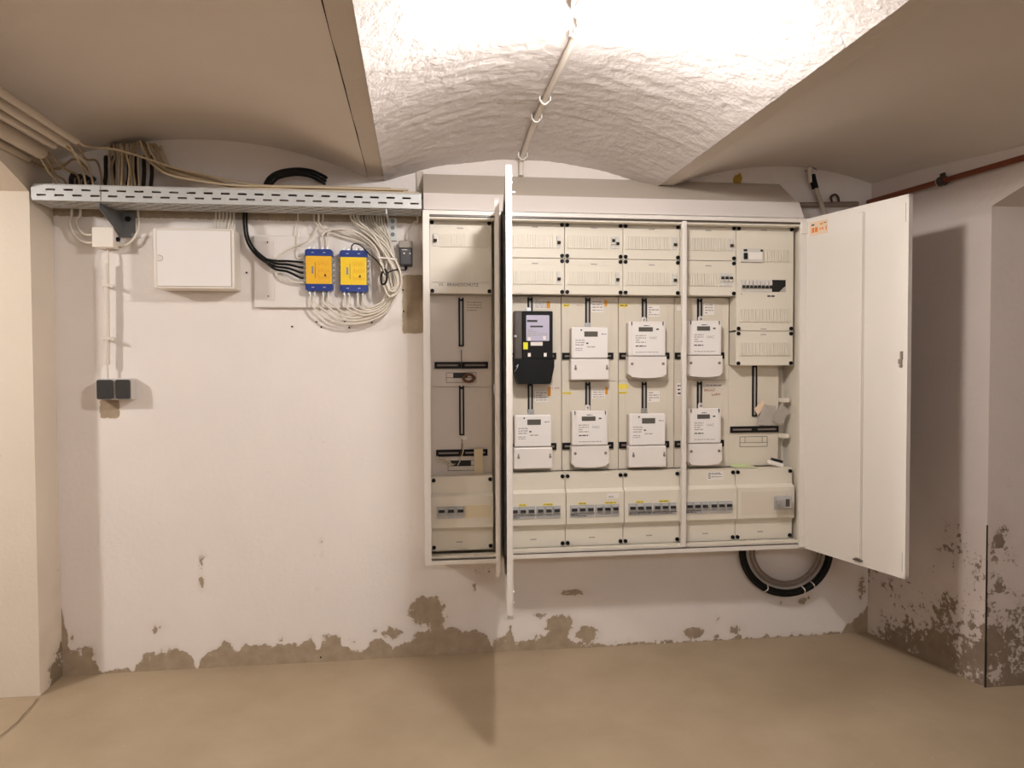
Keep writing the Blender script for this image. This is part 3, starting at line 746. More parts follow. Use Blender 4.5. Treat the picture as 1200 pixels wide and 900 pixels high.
def meter_curved(x0, y0, x1, y1, label):
    """white meter whose terminal cover ends in a shallow curve with rounded corners"""
    YF = -0.122; a = PY(x0, y0, YF); d = PY(x1, y1, YF); X0, X1, Z1, Z0 = a.x, d.x, a.z, d.z; xc = (X0+X1)/2; W = X1-X0; H = Z1-Z0; zj = Z0+H*0.37
    yb = BK-0.009
    t = empty('electricity_meter', (xc, yb, Z0-0.008), label, 'electricity meter', 'electricity meters in the wide cabinet')
    def outline(x0_, x1_, z0_, z1_, sag, r):
        pts = []
        n = 10
        for i in range(n+1):
            u = i/n; x = x0_+(x1_-x0_)*u; e = min(1, u/0.08, (1-u)/0.08)
            pts.append((x, z0_-sag*math.sin(math.pi*u)+r*(1-math.sqrt(max(0, 1-(1-e)**2)))))
        pts += [(x1_, z1_), (x0_, z1_)]; return pts
    part('base', MB().prism_y(outline(X0+0.006, X1-0.001, Z0-0.012, Z1-0.006, 0.004, 0.012), yb-0.028, yb), 'cabinet_grey', t)
    part('housing', MB().rbox(X0+0.002, X1-0.002, YF+0.004, yb-0.028, zj, Z1, 0.006), 'meter_white', t)
    part('face_plate', MB().rplate(X0+W*0.15, X1-W*0.10, YF+0.0015, YF+0.004, zj+0.004, Z1-H*0.055, 0.003), 'meter_label', t)
    part('terminal_cover', MB().prism_y(outline(X0, X1, Z0, zj-0.002, 0.007, 0.012), YF, yb-0.014), 'meter_white', t)
    yf = YF+0.0015
    part('display', MB().box(X0+W*0.27, X0+W*0.64, yf-0.001, yf, Z1-H*0.185, Z1-H*0.105), 'display_grey', t)
    lines_print(t, X0+W*0.40, X0+W*0.56, Z1-H*0.092, Z1-H*0.062, yf, 1, 'print_dark', 2, 'maker_mark')
    part('infrared_port', MB().box(X0+W*0.73, X0+W*0.80, yf-0.0012, yf, Z1-H*0.155, Z1-H*0.13), 'print_dark', t)
    lines_print(t, X0+W*0.19, X0+W*0.46, Z1-H*0.40, Z1-H*0.24, yf, 4, 'print_grey', 11); lines_print(t, X0+W*0.19, X0+W*0.47, Z1-H*0.47, Z1-H*0.425, yf, 1, 'print_dark', 12, 'barcode')
    lines_print(t, X0+W*0.19, X0+W*0.80, Z1-H*0.575, Z1-H*0.545, yf, 1, 'print_grey', 13)
    text('handwriting', 'HAC', 0.016, facing(X0+W*0.66, yf-0.0006, Z1-H*0.30), 'print_grey', t)
    for sx in (X0+W*0.09, X1-W*0.09):
        part('seal_screw', MB().cyl((sx, YF, Z0+H*0.23), (sx, YF-0.004, Z0+H*0.23), 0.006, 10), 'cable_grey', t)
        part('corner_clip', MB().box(sx-0.0015, sx+0.0015, yf-0.002, YF+0.006, Z1-H*0.075, Z1-H*0.005), 'print_dark', t)
    eyelet(t, xc, Z1+0.006, yb)
    return t
def meter_black(x0, y0, x1, y1, label):
    YF = -0.135; a = PY(x0, y0, YF); d = PY(x1, y1, YF); X0, X1, Z1, Z0 = a.x, d.x, a.z, d.z; W = X1-X0; H = Z1-Z0; zj = Z0+H*0.335; yb = BK-0.009
    t = empty('electricity_meter', ((X0+X1)/2, yb, Z0), label, 'electricity meter', 'electricity meters in the wide cabinet')
    part('base', MB().rbox(X0+0.008, X1-0.002, yb-0.03, yb, zj-0.05, Z1+0.002, 0.004), 'meter_black', t)
    part('housing', MB().rbox(X0+W*0.03, X1-W*0.01, YF+0.012, yb-0.03, zj, Z1, 0.006), 'meter_brown', t)
    part('face_frame', MB().rbox(X0+W*0.22, X1-W*0.01, YF, YF+0.013, zj, Z1-0.001, 0.004), 'meter_black', t)
    part('name_plate', MB().rplate(X0+W*0.32, X1-W*0.10, YF-0.001, YF, Z1-H*0.41, Z1-H*0.06, 0.004), 'lilac_plate', t)
    y = YF-0.001
    part('maker_mark', MB().box(X0+W*0.34, X0+W*0.60, y-0.0005, y, Z1-H*0.155, Z1-H*0.125), 'print_dark', t)
    part('number_bar', MB().box(X0+W*0.42, X0+W*0.74, y-0.0005, y, Z1-H*0.225, Z1-H*0.203), 'print_dark', t)
    lines_print(t, X0+W*0.35, X0+W*0.84, Z1-H*0.345, Z1-H*0.25, y, 4, 'print_grey', 15)
    part('white_seal', MB().box(X0+W*0.36, X0+W*0.43, y-0.001, y, Z1-H*0.405, Z1-H*0.36), 'paper_white', t); part('white_seal', MB().box(X0+W*0.74, X0+W*0.81, y-0.001, y, Z1-H*0.395, Z1-H*0.345), 'paper_white', t)
    part('white_strip', MB().box(X0+W*0.43, X0+W*0.73, YF-0.0012, YF, Z1-H*0.475, Z1-H*0.425), 'paper_white', t)
    part('yellow_sticker', MB().box(X0+W*0.245, X0+W*0.36, YF-0.0012, YF, Z1-H*0.525, Z1-H*0.43), 'yellow_bright', t)
    for u in (0.36, 0.76): part('white_seal', MB().box(X0+W*u, X0+W*(u+0.07), YF-0.0012, YF, Z1-H*0.625, Z1-H*0.575), 'paper_white', t)
    pts = [(X0, zj+0.004), (X0, zj-0.035), (X0+W*0.10, Z0+0.006), (X0+W*0.13, Z0), (X1-W*0.10, Z0), (X1-W*0.06, Z0+0.008), (X1+W*0.02, zj-0.03), (X1+W*0.02, zj+0.001)]
    part('terminal_cover', MB().prism_y(pts, YF-0.004, yb-0.012), 'meter_black', t)
    part('seal_wire', MB().tube([(X0+W*0.02, YF-0.006, zj-0.05), (X0+W*0.08, YF-0.010, zj-0.035), (X0+W*0.11, YF-0.007, zj-0.02), (X0+W*0.06, YF-0.009, zj-0.03)], 0.0012, 5), 'steel', t)
    part('side_latch', MB().rbox(X0+W*0.02, X0+W*0.09, YF+0.008, YF+0.014, Z1-H*0.36, Z1-H*0.33, 0.001, 1), 'steel', t)
    xc = (X0+X1)/2-0.01; part('hanging_hook', MB().box(xc-0.010, xc+0.010, yb-0.006, yb, Z1-0.006, Z1+0.018), 'steel', t)
    return t
meter_black(601.5, 364, 648.5, 450, 'black meter with lilac nameplate and yellow sticker')
meter_flat(669, 383, 714, 445, 'white meter with a square lower edge, in the same row as the black meter')
meter_curved(736.5, 376.5, 781, 441, 'white curved-bottom meter between a square-edged meter and the post, in the black meter\'s row')
meter_curved(806, 375.5, 846.5, 440, 'white curved-bottom meter in the black meter\'s row, beside the column of breakers')
meter_flat(602, 486.5, 647.5, 549, 'white square-edged meter directly beneath the black meter')
meter_curved(670, 481.5, 713.5, 545.5, 'white curved-bottom meter between two square-edged meters of the lower row')
meter_flat(737, 485, 781, 547, 'white square-edged meter of the lower row, next to the post')
meter_curved(806.5, 479, 846, 543, 'white curved-bottom meter of the lower row, below red handwriting')

# ---- doors of the wide cabinet (hinged parts)
def door(root, hinge, ang, width, z0, z1, thick, flip):
    d = bpy.data.objects.new('door', None)
    b = MB()     # local: x along the leaf from the hinge, y through it (inner face at y=0), z up
    s = flip
    b.box(0, width, 0, s*thick*0.15, z0, z1)
    b.box(0, 0.003, 0, s*thick, z0, z1); b.box(width-0.012, width, -s*0.001, s*thick, z0, z1)
    b.box(0, width, -s*0.001, s*thick, z1-0.012, z1); b.box(0, width, -s*0.001, s*thick, z0, z0+0.012)
    me = b.mesh('door'); o = bpy.data.objects.new('door', me); bpy.data.objects.remove(d)
    COL.objects.link(o); o.parent = root; me.materials.append(MATS['cabinet_white'])
    o.location = Vector((hinge[0], hinge[1], 0))-Vector((root.location.x, root.location.y, root.location.z)); o.rotation_euler = (0, 0, ang)
    return o
hx, hy = 1.642, FRONT; tx, ty = 1.768, -0.683
ang = math.atan2(ty-hy, tx-hx); wd = math.hypot(tx-hx, ty-hy)
d = door(main, (hx, hy), ang, wd, ZB+0.004, ZT-0.002, 0.018, 1)
# inner face looks towards local -y
b = MB()
b.prism_x([(0, ZB+0.03), (-0.008, ZB+0.034), (-0.008, ZT-0.03), (0, ZT-0.026)], wd*0.545, wd*0.60); lpart('stiffener', b, 'cabinet_white', d)
lpart('stiffener_groove', MB().box(wd*0.535, wd*0.541, -0.0008, 0, ZB+0.03, ZT-0.03).box(wd*0.604, wd*0.610, -0.0008, 0, ZB+0.03, ZT-0.03), 'cabinet_grey', d)
lpart('stiffener_clip', MB().box(wd*0.54, wd*0.62, -0.011, -0.0005, ZB+0.022, ZB+0.027), 'meter_brown', d)
zl = 1.262
lpart('lock_latch', MB().rbox(wd-0.032, wd-0.020, -0.012, 0, zl-0.012, zl+0.006, 0.002, 1).box(wd-0.026, wd-0.019, -0.008, 0, zl+0.004, zl+0.034).cyl((wd-0.026, 0, zl-0.02), (wd-0.026, -0.006, zl-0.02), 0.006, 10), 'cable_grey', d)
lpart('edge_slot', MB().box(wd-0.0135, wd-0.0125, -0.0012, 0, ZT-0.10, ZT-0.03).box(wd-0.0135, wd-0.0125, -0.0012, 0, ZB+0.03, ZB+0.10), 'cable_grey', d)
lpart('sticker', MB().box(0.022, 0.118, -0.0010, 0, ZT-0.078, ZT-0.022), 'paper_peach', d)
for u, zz, wd_, hh, mm in ((0.030, ZT-0.034, 0.016, 0.006, 'print_dark'), (0.032, ZT-0.056, 0.014, 0.020, 'orange_print'), (0.050, ZT-0.056, 0.015, 0.020, 'orange_print'), (0.078, ZT-0.036, 0.014, 0.008, 'orange_label'), (0.076, ZT-0.056, 0.006, 0.009, 'orange_print'), (0.088, ZT-0.056, 0.008, 0.009, 'orange_print'), (0.108, ZT-0.056, 0.005, 0.016, 'orange_print'), (0.097, ZT-0.034, 0.014, 0.003, 'print_dark')):
    lpart('sticker_print', MB().box(u, u+wd_, -0.0015, -0.001, zz-hh/2, zz+hh/2), mm, d)
for z in (ZT-0.04, ZB+0.035):
    part('hinge', MB().rbox(1.6135, 1.6445, FRONT-0.010, FRONT-0.002, z-0.025, z+0.025, 0.002, 1), 'cabinet_white', main)
# the other leaf stands open towards the room, seen on its edge
hx, hy = 0.3625, FRONT-0.003; tx, ty = 0.290, -0.905
ang = math.atan2(ty-hy, tx-hx); wd = math.hypot(tx-hx, ty-hy)
d = door(main, (hx, hy), ang, wd, ZB+0.004, ZT-0.002, 0.018, -1)
b = MB()
for zz, l in ((ZT-0.035, 0.004), (ZT-0.055, 0.004), (ZT-0.085, 0.012), (ZB+0.05, 0.004), (ZB+0.085, 0.005)): b.box(wd-0.02, wd-0.008, 0.001, l, zz, zz+0.004)
lpart('lock_pin', b, 'cabinet_white', d)
lpart('stiffener', MB().prism_x([(0, ZB+0.03), (0.008, ZB+0.034), (0.008, ZT-0.03), (0, ZT-0.026)], wd*0.48, wd*0.53), 'cabinet_white', d)
# door of the narrow cabinet
hx, hy = 0.3285, FRONT-0.003; tx, ty = 0.3005, -0.462
ang = math.atan2(ty-hy, tx-hx); wd = math.hypot(tx-hx, ty-hy)
d = door(narrow, (hx, hy), ang, wd, ZB, ZT-0.002, 0.016, -1)
lpart('stiffener', MB().prism_x([(-0.002, ZB+0.03), (-0.010, ZB+0.034), (-0.010, ZT-0.03), (-0.002, ZT-0.026)], wd*0.45, wd*0.55), 'cabinet_grey', d)
zz = PY(584, 456, -0.44).z; lpart('lock_latch', MB().rbox(wd-0.03, wd-0.018, -0.022, -0.002, zz-0.02, zz+0.02, 0.002, 1), 'steel', d)

# ---- inside the narrow cabinet
nx0, nx1 = 0.0525, 0.308
c = cover(narrow, nx0, nx1, R3, R1)
strip(c, nx0+0.04, nx1-0.012, R1-0.112, R1-0.056, PL); strip(c, nx0+0.012, nx1-0.012, R1-0.256, R1-0.192, PL); mini_mark(c, nx0+0.125, R1-0.033, PL)
breaker(c, nx0+0.024, R1-0.081, PL, 0.0195, 0.052, True)
text('lettering', 'VS - BRANDSCHUTZ', 0.0178, facing(nx0+0.118, PL-0.0006, R3+0.036), 'meter_brown', c)
bd = part('meter_board', MB().box(nx0-0.006, nx1+0.004, BK, BK+0.006, 1.16, R3).box(nx0-0.006, nx1+0.004, BK, BK+0.006, 0.77, 1.158), 'board_grey', narrow)
sticker(546, 352, 566, 366, 'board_cream', bd, pr_='print_grey', seed=71)
def PB(x, y): return PY(x, y, BK)
cross(narrow, PB(540.5, 400).x, PB(540, 349).z, PB(540, 406).z, PB(540, 428).z, 0.112)
cross(narrow, PB(541, 480).x, PB(541, 452).z, PB(541, 510).z, PB(541, 530.5).z, 0.108)
for (x0, y0, x1, y1) in ((523, 437, 558, 448), (525, 540, 556, 551)):
    b = MB(); a = PB(x0, y0); q = PB(x1, y1)
    for z in (a.z, (a.z+q.z)/2, q.z): b.box(a.x, q.x, BK-0.0008, BK, z-0.001, z+0.001)
    for x in (a.x, q.x): b.box(x-0.001, x+0.001, BK-0.0008, BK, q.z, a.z)
    part('knockout_outline', b, 'meter_brown', bd)
a = PB(531, 437); q = PB(548, 443); part('cable_opening', MB().box(a.x, q.x, BK-0.0012, BK, q.z, a.z), 'toggle_black', bd)
a = PB(528, 540); q = PB(552, 546); part('cable_opening', MB().box(a.x, q.x, BK-0.0012, BK, q.z, a.z), 'toggle_black', bd)
def PBo(x, y, o): p = PB(x, y); return (p.x, BK-o, p.z)
part('hanging_pin', MB().tube([PBo(540.5, 410, .004), PBo(540.5, 420, .012), PBo(540.5, 432, .010)], 0.0018, 6), 'meter_brown', narrow)
part('hanging_pin', MB().tube([PBo(541.5, 514, .004), PBo(541, 524, .012), PBo(539, 534, .010)], 0.0018, 6), 'meter_brown', narrow)
part('pin_clip', MB().box(PB(538, 0).x, PB(544.5, 0).x, BK-0.006, BK, PB(540, 515.5).z, PB(540, 511).z), 'paper_white', narrow)
wiresA = MB()
for k in range(3):
    r_ = 0.016+0.004*k; cx, cz = PB(549, 443).x, PB(549, 443).z
    wiresA.tube([(cx-0.02, BK-0.002, cz+0.006)]+[(cx+r_*math.cos(t_)*1.1, BK-0.012-0.006*k, cz+r_*math.sin(t_)*0.75) for t_ in [2.0, 1.2, 0.3, -0.6, -1.5, -2.4, -3.3, -4.2]], 0.0026, 6, 4)
single('wire_coil', wiresA, 'copper_wire', 'coil of brown wires poking from an opening in the narrow cabinet', 'wire')
w2 = MB()
for k, pts in enumerate((((512,534),(518,538),(524,541),(530,543)), ((511,540),(518,541),(526,545),(533,543)), ((541,516),(543,525),(540,536),(536,545)), ((514,537),(522,538),(528,543),(530,545)))):
    w2.tube([PBo(x, y, 0.012+0.003*k) for x, y in pts], 0.0022, 6, 4)
single('loose_wire', w2, 'wire_beige', 'loose pale wire ends below the lower rail in the narrow cabinet', 'wire')
a = PY(555.5, 526, BK-0.012); q = PY(566, 557, BK-0.012)
single('cardboard_strip', MB().box(a.x, q.x, BK-0.013, BK-0.0095, q.z, a.z), 'cardboard', 'cream cardboard strip standing upright in the narrow cabinet', 'cardboard')
c, y, zc = low_cover(narrow, nx0, nx1, 0.487, 0.792, 'blank', 31)
for k in range(3): breaker(c, nx0+0.042+k*0.038, zc+0.01, y, 0.036, 0.05, False, 'breaker_grey')
part('blank_plate', MB().box(nx0+0.132, nx1-0.014, y-0.0015, y, zc-0.015, zc+0.037), 'cardboard', c)

# ---- loose things in the last column
def pap(pts, material, label, cat, name, th=0.0012):
    V = [PY(x, y, Y) for x, y, Y in pts]; n = len(V)
    b = MB(); nrm = (V[1]-V[0]).cross(V[2]-V[0]).normalized()*th
    b.add([v for v in V]+[v+nrm for v in V], [tuple(range(n)), tuple(range(2*n-1, n-1, -1))]+[(i, (i+1) % n, (i+1) % n+n, i+n) for i in range(n)])
    return b
b = pap([(886,497,-.075),(896,474,-.095),(909,476,-.105),(912,497,-.08),(899,499,-.078)], 0, 0, 0, 0)
t = single('paper_note', b, 'paper_aged', 'crumpled grey note slip hanging beside the empty cross rail', 'paper')
b = pap([(905,493,-.09),(915,473,-.115),(924,480,-.11),(914,498,-.088)], 0, 0, 0, 0)
for y_ in (0,): single('paper_leaflet', b, 'paper_aged', 'folded grey leaflet tucked against the cabinet side wall', 'paper')
b = pap([(884,479,-.07),(895,468,-.08),(896,476,-.082),(888,487,-.072)], 0, 0, 0, 0)
single('paper_note', b, 'paper_peach', 'small peach note sticking out behind the crumpled slip', 'paper')
zc0 = 0.799
q = PY(865, 549, -0.10); single('paper_sheet', MB().box(COLX[4]+0.004, COLX[4]+0.105, -0.125, -0.066, zc0, zc0+0.002).box(COLX[4]+0.01, COLX[4]+0.085, -0.069, -0.066, zc0, zc0+0.012), 'paper_green', 'pale green paper lying on the ledge of the last column', 'paper')
q = PY(909, 546, -0.10)
t = empty('white_marker_cap', (q.x, -0.10, zc0), 'small white and black plastic piece lying on the ledge', 'plastic piece')
R_ = Matrix.Translation(Vector((q.x, -0.10, zc0+0.016)))@Matrix.Rotation(0.28, 4, 'Y')
def xf(mb_, M_): mb_.v = [tuple(M_@Vector(v)) for v in mb_.v]; return mb_
part('body', xf(MB().rbox(-0.034, 0.034, -0.014, 0.014, -0.013, 0.006, 0.004), R_), 'paper_white', t); part('cover_strip', xf(MB().rbox(-0.022, 0.026, -0.013, 0.013, 0.0055, 0.018, 0.003), R_), 'toggle_black', t)

# ---- sloped sheet hood between the cabinets and the wall
hd = empty('cabinet_hood', (0.83, -0.1, ZT), 'sloped sheet-metal hood closing the gap above both cabinets', 'cover')
def slope(x0, x1, p, q, th=0.003, xr0=None):
    return MB().add([(x0, p[0], p[1]), (x1, p[0], p[1]), (x1-0.0, q[0], q[1]), (x0, q[0], q[1]), (x0, p[0], p[1]-th), (x1, p[0], p[1]-th), (x1, q[0], q[1]-th), (x0, q[0], q[1]-th)],
        [(0,1,2,3), (7,6,5,4), (0,4,5,1), (1,5,6,2), (2,6,7,3), (3,7,4,0)])
P0, P1, P2 = (FRONT+0.002, ZT+0.006), (-0.160, 1.943), (-0.004, 2.058)
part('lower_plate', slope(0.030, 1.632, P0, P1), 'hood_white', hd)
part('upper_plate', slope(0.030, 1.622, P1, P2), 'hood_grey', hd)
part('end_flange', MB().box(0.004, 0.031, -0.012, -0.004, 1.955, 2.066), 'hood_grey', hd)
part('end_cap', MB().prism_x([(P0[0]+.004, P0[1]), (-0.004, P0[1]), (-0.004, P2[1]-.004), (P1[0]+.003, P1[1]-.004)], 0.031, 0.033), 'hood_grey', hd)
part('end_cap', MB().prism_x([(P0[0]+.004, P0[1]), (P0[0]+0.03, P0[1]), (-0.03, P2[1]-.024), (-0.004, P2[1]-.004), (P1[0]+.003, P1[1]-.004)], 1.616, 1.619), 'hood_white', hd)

# ================================================================== CABLE TRAY
TX0, TX1, TZ0, TZ1, TYF, TYB = PY(36.5, 226, -0.2).x, 0.0215, 1.871, 1.929, -0.2, -0.052
def perforated(fn, u0, u1, rows, v0, v1, length, pitch):
    """sheet with rows of long slots; rows [(v_low, v_high, phase)]"""
    b = MB(); v = v0
    def quad(a, c, lo, hi): b.add([fn(a, lo), fn(c, lo), fn(c, hi), fn(a, hi)], [(0,1,2,3)])
    for lo, hi, ph in rows:
        quad(u0, u1, v, lo); u = u0; s_ = u0+ph
        while s_+length < u1-0.004:
            quad(u, s_, lo, hi); u = s_+length; s_ += pitch
        quad(u, u1, lo, hi); v = hi
    quad(u0, u1, v, v1); return b
tray = empty('cable_tray', ((TX0+TX1)/2, -0.1, TZ0), 'galvanised perforated cable tray running along the wall under the vault', 'cable tray')
def solid(o, th):
    md = o.modifiers.new('sheet', 'SOLIDIFY'); md.thickness = th; md.offset = 0
H_ = TZ1-TZ0
o = part('front_flange', perforated(lambda u, v: (u, TYF, TZ0+v), TX0+0.012, TX1, [(H_*.26, H_*.385, .006), (H_*.62, H_*.745, .038)], 0, H_, 0.033, 0.0625), 'galvanised', tray); solid(o, 0.0015)
part('flange_end', MB().prism_y([(TX0+0.012, TZ0), (TX0+0.012, TZ1), (TX0+0.009, TZ1-0.002), (TX0, TZ1-0.012), (TX0, TZ0+0.008), (TX0+0.006, TZ0)], TYF-0.0008, TYF+0.0008), 'galvanised', tray)
part('flange_lip', MB().tube([(TX0+0.012, TYF, TZ1), (TX1, TYF, TZ1)], 0.0028, 6, 1), 'galvanised', tray)
o = part('tray_bottom', perforated(lambda u, v: (u, TYF+v, TZ0), TX0, TX1, [(.016,.028,.02), (.042,.054,.05), (.068,.080,.02), (.094,.106,.05), (.120,.132,.02)], 0, 0.148, 0.028, 0.0625), 'galvanised', tray); solid(o, 0.0015)
o = part('back_flange', perforated(lambda u, v: (u, TYB, TZ0+v), TX0, TX1, [(H_*.45, H_*.58, .03)], 0, H_, 0.033, 0.0625), 'galvanised', tray); solid(o, 0.0015)
# joint plate near the left end
a = PY(118, 226, TYF); part('joint_seam', MB().box(a.x-0.0012, a.x+0.0012, TYF-0.0022, TYF-0.0008, TZ0+0.002, TZ1-0.002), 'cable_grey', tray)
# cantilever bracket: arm rising from the wall plate to the tray's front edge
block_box(TX0, TX1, TYF-.001, TYF+.001, TZ0, TZ1); block_box(TX0, TX1, TYB-.001, TYB+.001, TZ0, TZ1); block_box(TX0, TX1, TYF, TYB, TZ0-.001, TZ0+.001)
a = PY(149, 262, -0.012)
block_box(a.x-0.026, a.x+0.028, -0.027, 0, 1.77, TZ0)
br = part('bracket', MB().box(a.x-0.026, a.x+0.028, -0.016, -0.002, 1.770, TZ0-0.002), 'bracket_grey', tray)
q = PY(118, 240, -0.17)
mbk = MB().add([(a.x-0.024, -0.016, 1.772), (a.x-0.024, -0.016, TZ0-0.003), (q.x-0.005, -0.185, TZ0-0.003), (q.x-0.005, -0.185, TZ0-0.020),
                (a.x-0.018, -0.016, 1.772), (a.x-0.018, -0.016, TZ0-0.003), (q.x+0.001, -0.185, TZ0-0.003), (q.x+0.001, -0.185, TZ0-0.020)],
               [(0,1,2,3), (7,6,5,4), (0,4,5,1), (1,5,6,2), (2,6,7,3), (3,7,4,0)])
part('bracket_arm', mbk, 'bracket_grey', tray)
part('bracket_bolt', MB().cyl((a.x+0.006, -0.016, 1.84), (a.x+0.006, -0.026, 1.84), 0.011, 6, smooth=False), 'rubber_black', tray)
a = PY(459.5, 265, -0.012); zb = PY(459, 282, -0.012).z
block_box(a.x-0.019, a.x+0.019, -0.014, 0, zb, TZ0)
part('bracket', MB().box(a.x-0.019, a.x+0.019, -0.012, -0.002, zb, TZ0-0.002), 'galvanised', tray)
for zz in (1.855, 1.828, 1.80): part('bracket_hole', MB().cyl((a.x+0.002, -0.0125, zz), (a.x+0.002, -0.0135, zz), 0.009, 10), 'bracket_grey', tray)
part('bracket_arm', MB().box(a.x-0.019, a.x-0.013, -0.19, -0.012, TZ0-0.022, TZ0-0.002), 'galvanised', tray)

# ------------------------------------------------------------------ cables in and around the tray
rnd = random.Random(3)
def pxpath(pts): return [tuple(PY(x, y, Y)) for x, y, Y in pts]
GL = 'beige installation cables lying in the tray'
def up_behind(px, Y, row=0):
    """from below, up through the gap between tray and wall and over the tray's back edge"""
    x = PY(px, 250, Y).x
    return [(x, Y, TZ0-0.02), (x, Y, TZ0+0.03), (x, Y-0.004, TZ1+0.004+0.010*(1-row)), (x, TYB-0.004, TZ1+0.012+0.010*(1-row)), (x, TYB-0.020, TZ1+0.007+0.010*(1-row))]
# thick cables filling the bottom of the tray
for k in range(10):
    y0 = TYF+0.0165+0.0265*(k % 5)+(0.0 if k < 5 else 0.006); zz = TZ0+0.0128+(0.0222 if k > 4 else 0)
    xs = frange(TX0+0.03+0.02*(k % 3), TX1-0.012-0.01*(k % 2), 8)
    cab('feeder_cable', [(x, y0+0.001*math.sin(i+k), zz) for i, x in enumerate(xs)], 0.0108, 8, 'cable_dark' if k % 2 else 'cable_grey', 'thick cable at the bottom of the tray, showing through its slots', 'cable', 'thick cables at the bottom of the tray')
for k in range(13):
    lay = 0 if k < 7 else 1; i_ = k if k < 7 else k-7
    y0 = TYF+0.012+0.0185*i_+0.009*lay; zz = TZ0+0.0515+0.0125*lay
    xs = frange((-0.90 if k else -1.02)+0.035*(k % 4), TX1-0.010, 9)
    cab('cable', [(x, y0+0.0015*math.sin(i*1.3+k), zz+(-0.003 if i == 0 else 0.003*abs(math.sin(i*0.9+k*1.7)))) for i, x in enumerate(xs)], 0.0045+0.0006*(k % 3), 7, 'cable_beige' if k % 3 else 'cable_brown', 'beige cable lying lengthwise in the cable tray', 'cable', GL)
# hank spilling out of the wall onto the tray
GH = 'cables of the hank above the tray'
ZP = TZ0+0.052
for k in range(16):
    f = k/15; xs = 129+60*f+rnd.uniform(-.6, .6); ys_ = 172-5*math.sin(f*3)+rnd.uniform(-2, 2); Y0 = -0.050-0.024*(k % 2)
    w0 = tuple(PY(xs-1, ys_+3, 0.006))
    if k < 9:
        b_ = [(xs, ys_, Y0), (xs+rnd.uniform(-3, 3), ys_+13, Y0-0.014-0.012*rnd.random()), (xs+rnd.uniform(-3.5, 4.5), ys_+28, Y0-0.038)]; e_ = PY(xs+2, 214, Y0-0.05)
        pts = [w0]+pxpath(b_)+[(e_.x, Y0-0.052, ZP+0.018), (e_.x+0.006, Y0-0.055, ZP), (e_.x+0.016, Y0-0.056, ZP-0.001)]
    else:
        j = k-9; Yt = -0.178+0.0165*j
        b_ = [(xs-1, ys_-1, Y0), (xs+4, ys_+11, Y0-0.02), (xs+13, ys_+25, (Y0+Yt)/2), (xs+32, 204-0.4*j, Yt), (xs+62, 211, Yt)]; e_ = PY(xs+105, 214, Yt)
        pts = [w0]+pxpath(b_)+[(e_.x, Yt, TZ0+0.078), (e_.x+0.12, Yt, TZ0+0.0765), (e_.x+0.3, Yt+.001, TZ0+0.0775), (-0.28, Yt, TZ0+0.0765), (-0.03-0.02*j, Yt, TZ0+0.077)]
    cab('cable', pts, 0.0046, 7, ('cable_beige', 'cable_brown', 'cable_beige')[k % 3], 'beige cable of the hank hanging down onto the tray', 'cable', GH)
for k in range(7):
    xs = 122+9*k; e_ = PY(xs+2, 214, -0.07)
    cab('dark_cable', [tuple(PY(xs+3, 185, 0.006))]+pxpath([(xs+2, 184.5, -0.024), (xs+2, 194, -0.040), (xs+2, 205, -0.06)])+[(e_.x, -0.084, ZP+0.02), (e_.x+0.006, -0.092, ZP+0.004)], 0.0075, 7, 'cable_dark', 'dark cable at the back of the hank above the tray', 'cable', 'dark cables behind the hank')
PIPES = [(PZ(0, yc, z).x, z, r, ye) for (yc, z, r), ye in zip(((107, 2.042, 0.0125), (119.5, 2.042, 0.017), (133, 2.036, 0.0125), (151, 2.03, 0.026), (168.5, 2.02, 0.014)), (-0.38, -0.36, -0.33, -0.27, -0.21))]
def from_pipe(k, dx=0.0, dz=0.0):
    x, z, r, ye = PIPES[k]; return [(x+dx, ye-0.03, z+dz), (x+dx, ye, z+dz), (x+dx*1.3, ye+0.03, z+dz-0.004)]
cab('cable', from_pipe(0, 0.0062)+pxpath([(110, 173, -0.20), (128, 174, -0.165), (150, 179, -0.155), (175, 187, -0.15), (205, 197, -0.15), (240, 205, -0.15)])+[(-0.62, -0.150, TZ0+0.088), (-0.36, -0.149, TZ0+0.087), (-0.10, -0.15, TZ0+0.087)], 0.0045, 7, 'cable_beige', 'single beige cable crossing in front of the hank', 'cable')
GP = 'cable ends dropping from the pipes to the tray'
for k, (pk, dx, dz, pts) in enumerate(((4, 0, 0, [(55,197,-.185),(70,197,-.17),(85,187,-.15),(95,190,-.14),(106,204,-.13)]), (1, .006, 0, [(92,188,-.25),(97,200,-.16)]), (0, -.0062, 0, [(100,186,-.22),(112,188,-.15),(117,198,-.125)]),
        (3, -.012, -.008, [(58,203,-.19),(64,209,-.18)]), (3, .004, -.012, [(66,205,-.19),(74,210,-.165)]), (1, -.006, -.006, [(100,190,-.23),(106,203,-.15)]), (3, .014, .004, [(76,198,-.2),(90,205,-.15)]))):
    q_ = PY(pts[-1][0]+4, 214, pts[-1][2]); ye_ = max(-0.183, min(-0.086, pts[-1][2]))
    cab('cable', from_pipe(pk, dx, dz)+pxpath(pts)+[(q_.x, ye_, ZP+0.014), (q_.x+0.008, ye_, ZP), (q_.x+0.02, ye_, ZP-0.001)], 0.0042, 7, 'cable_beige' if k % 2 else 'cable_brown', 'beige cable dropping from the pipe ends into the tray', 'cable', GP)
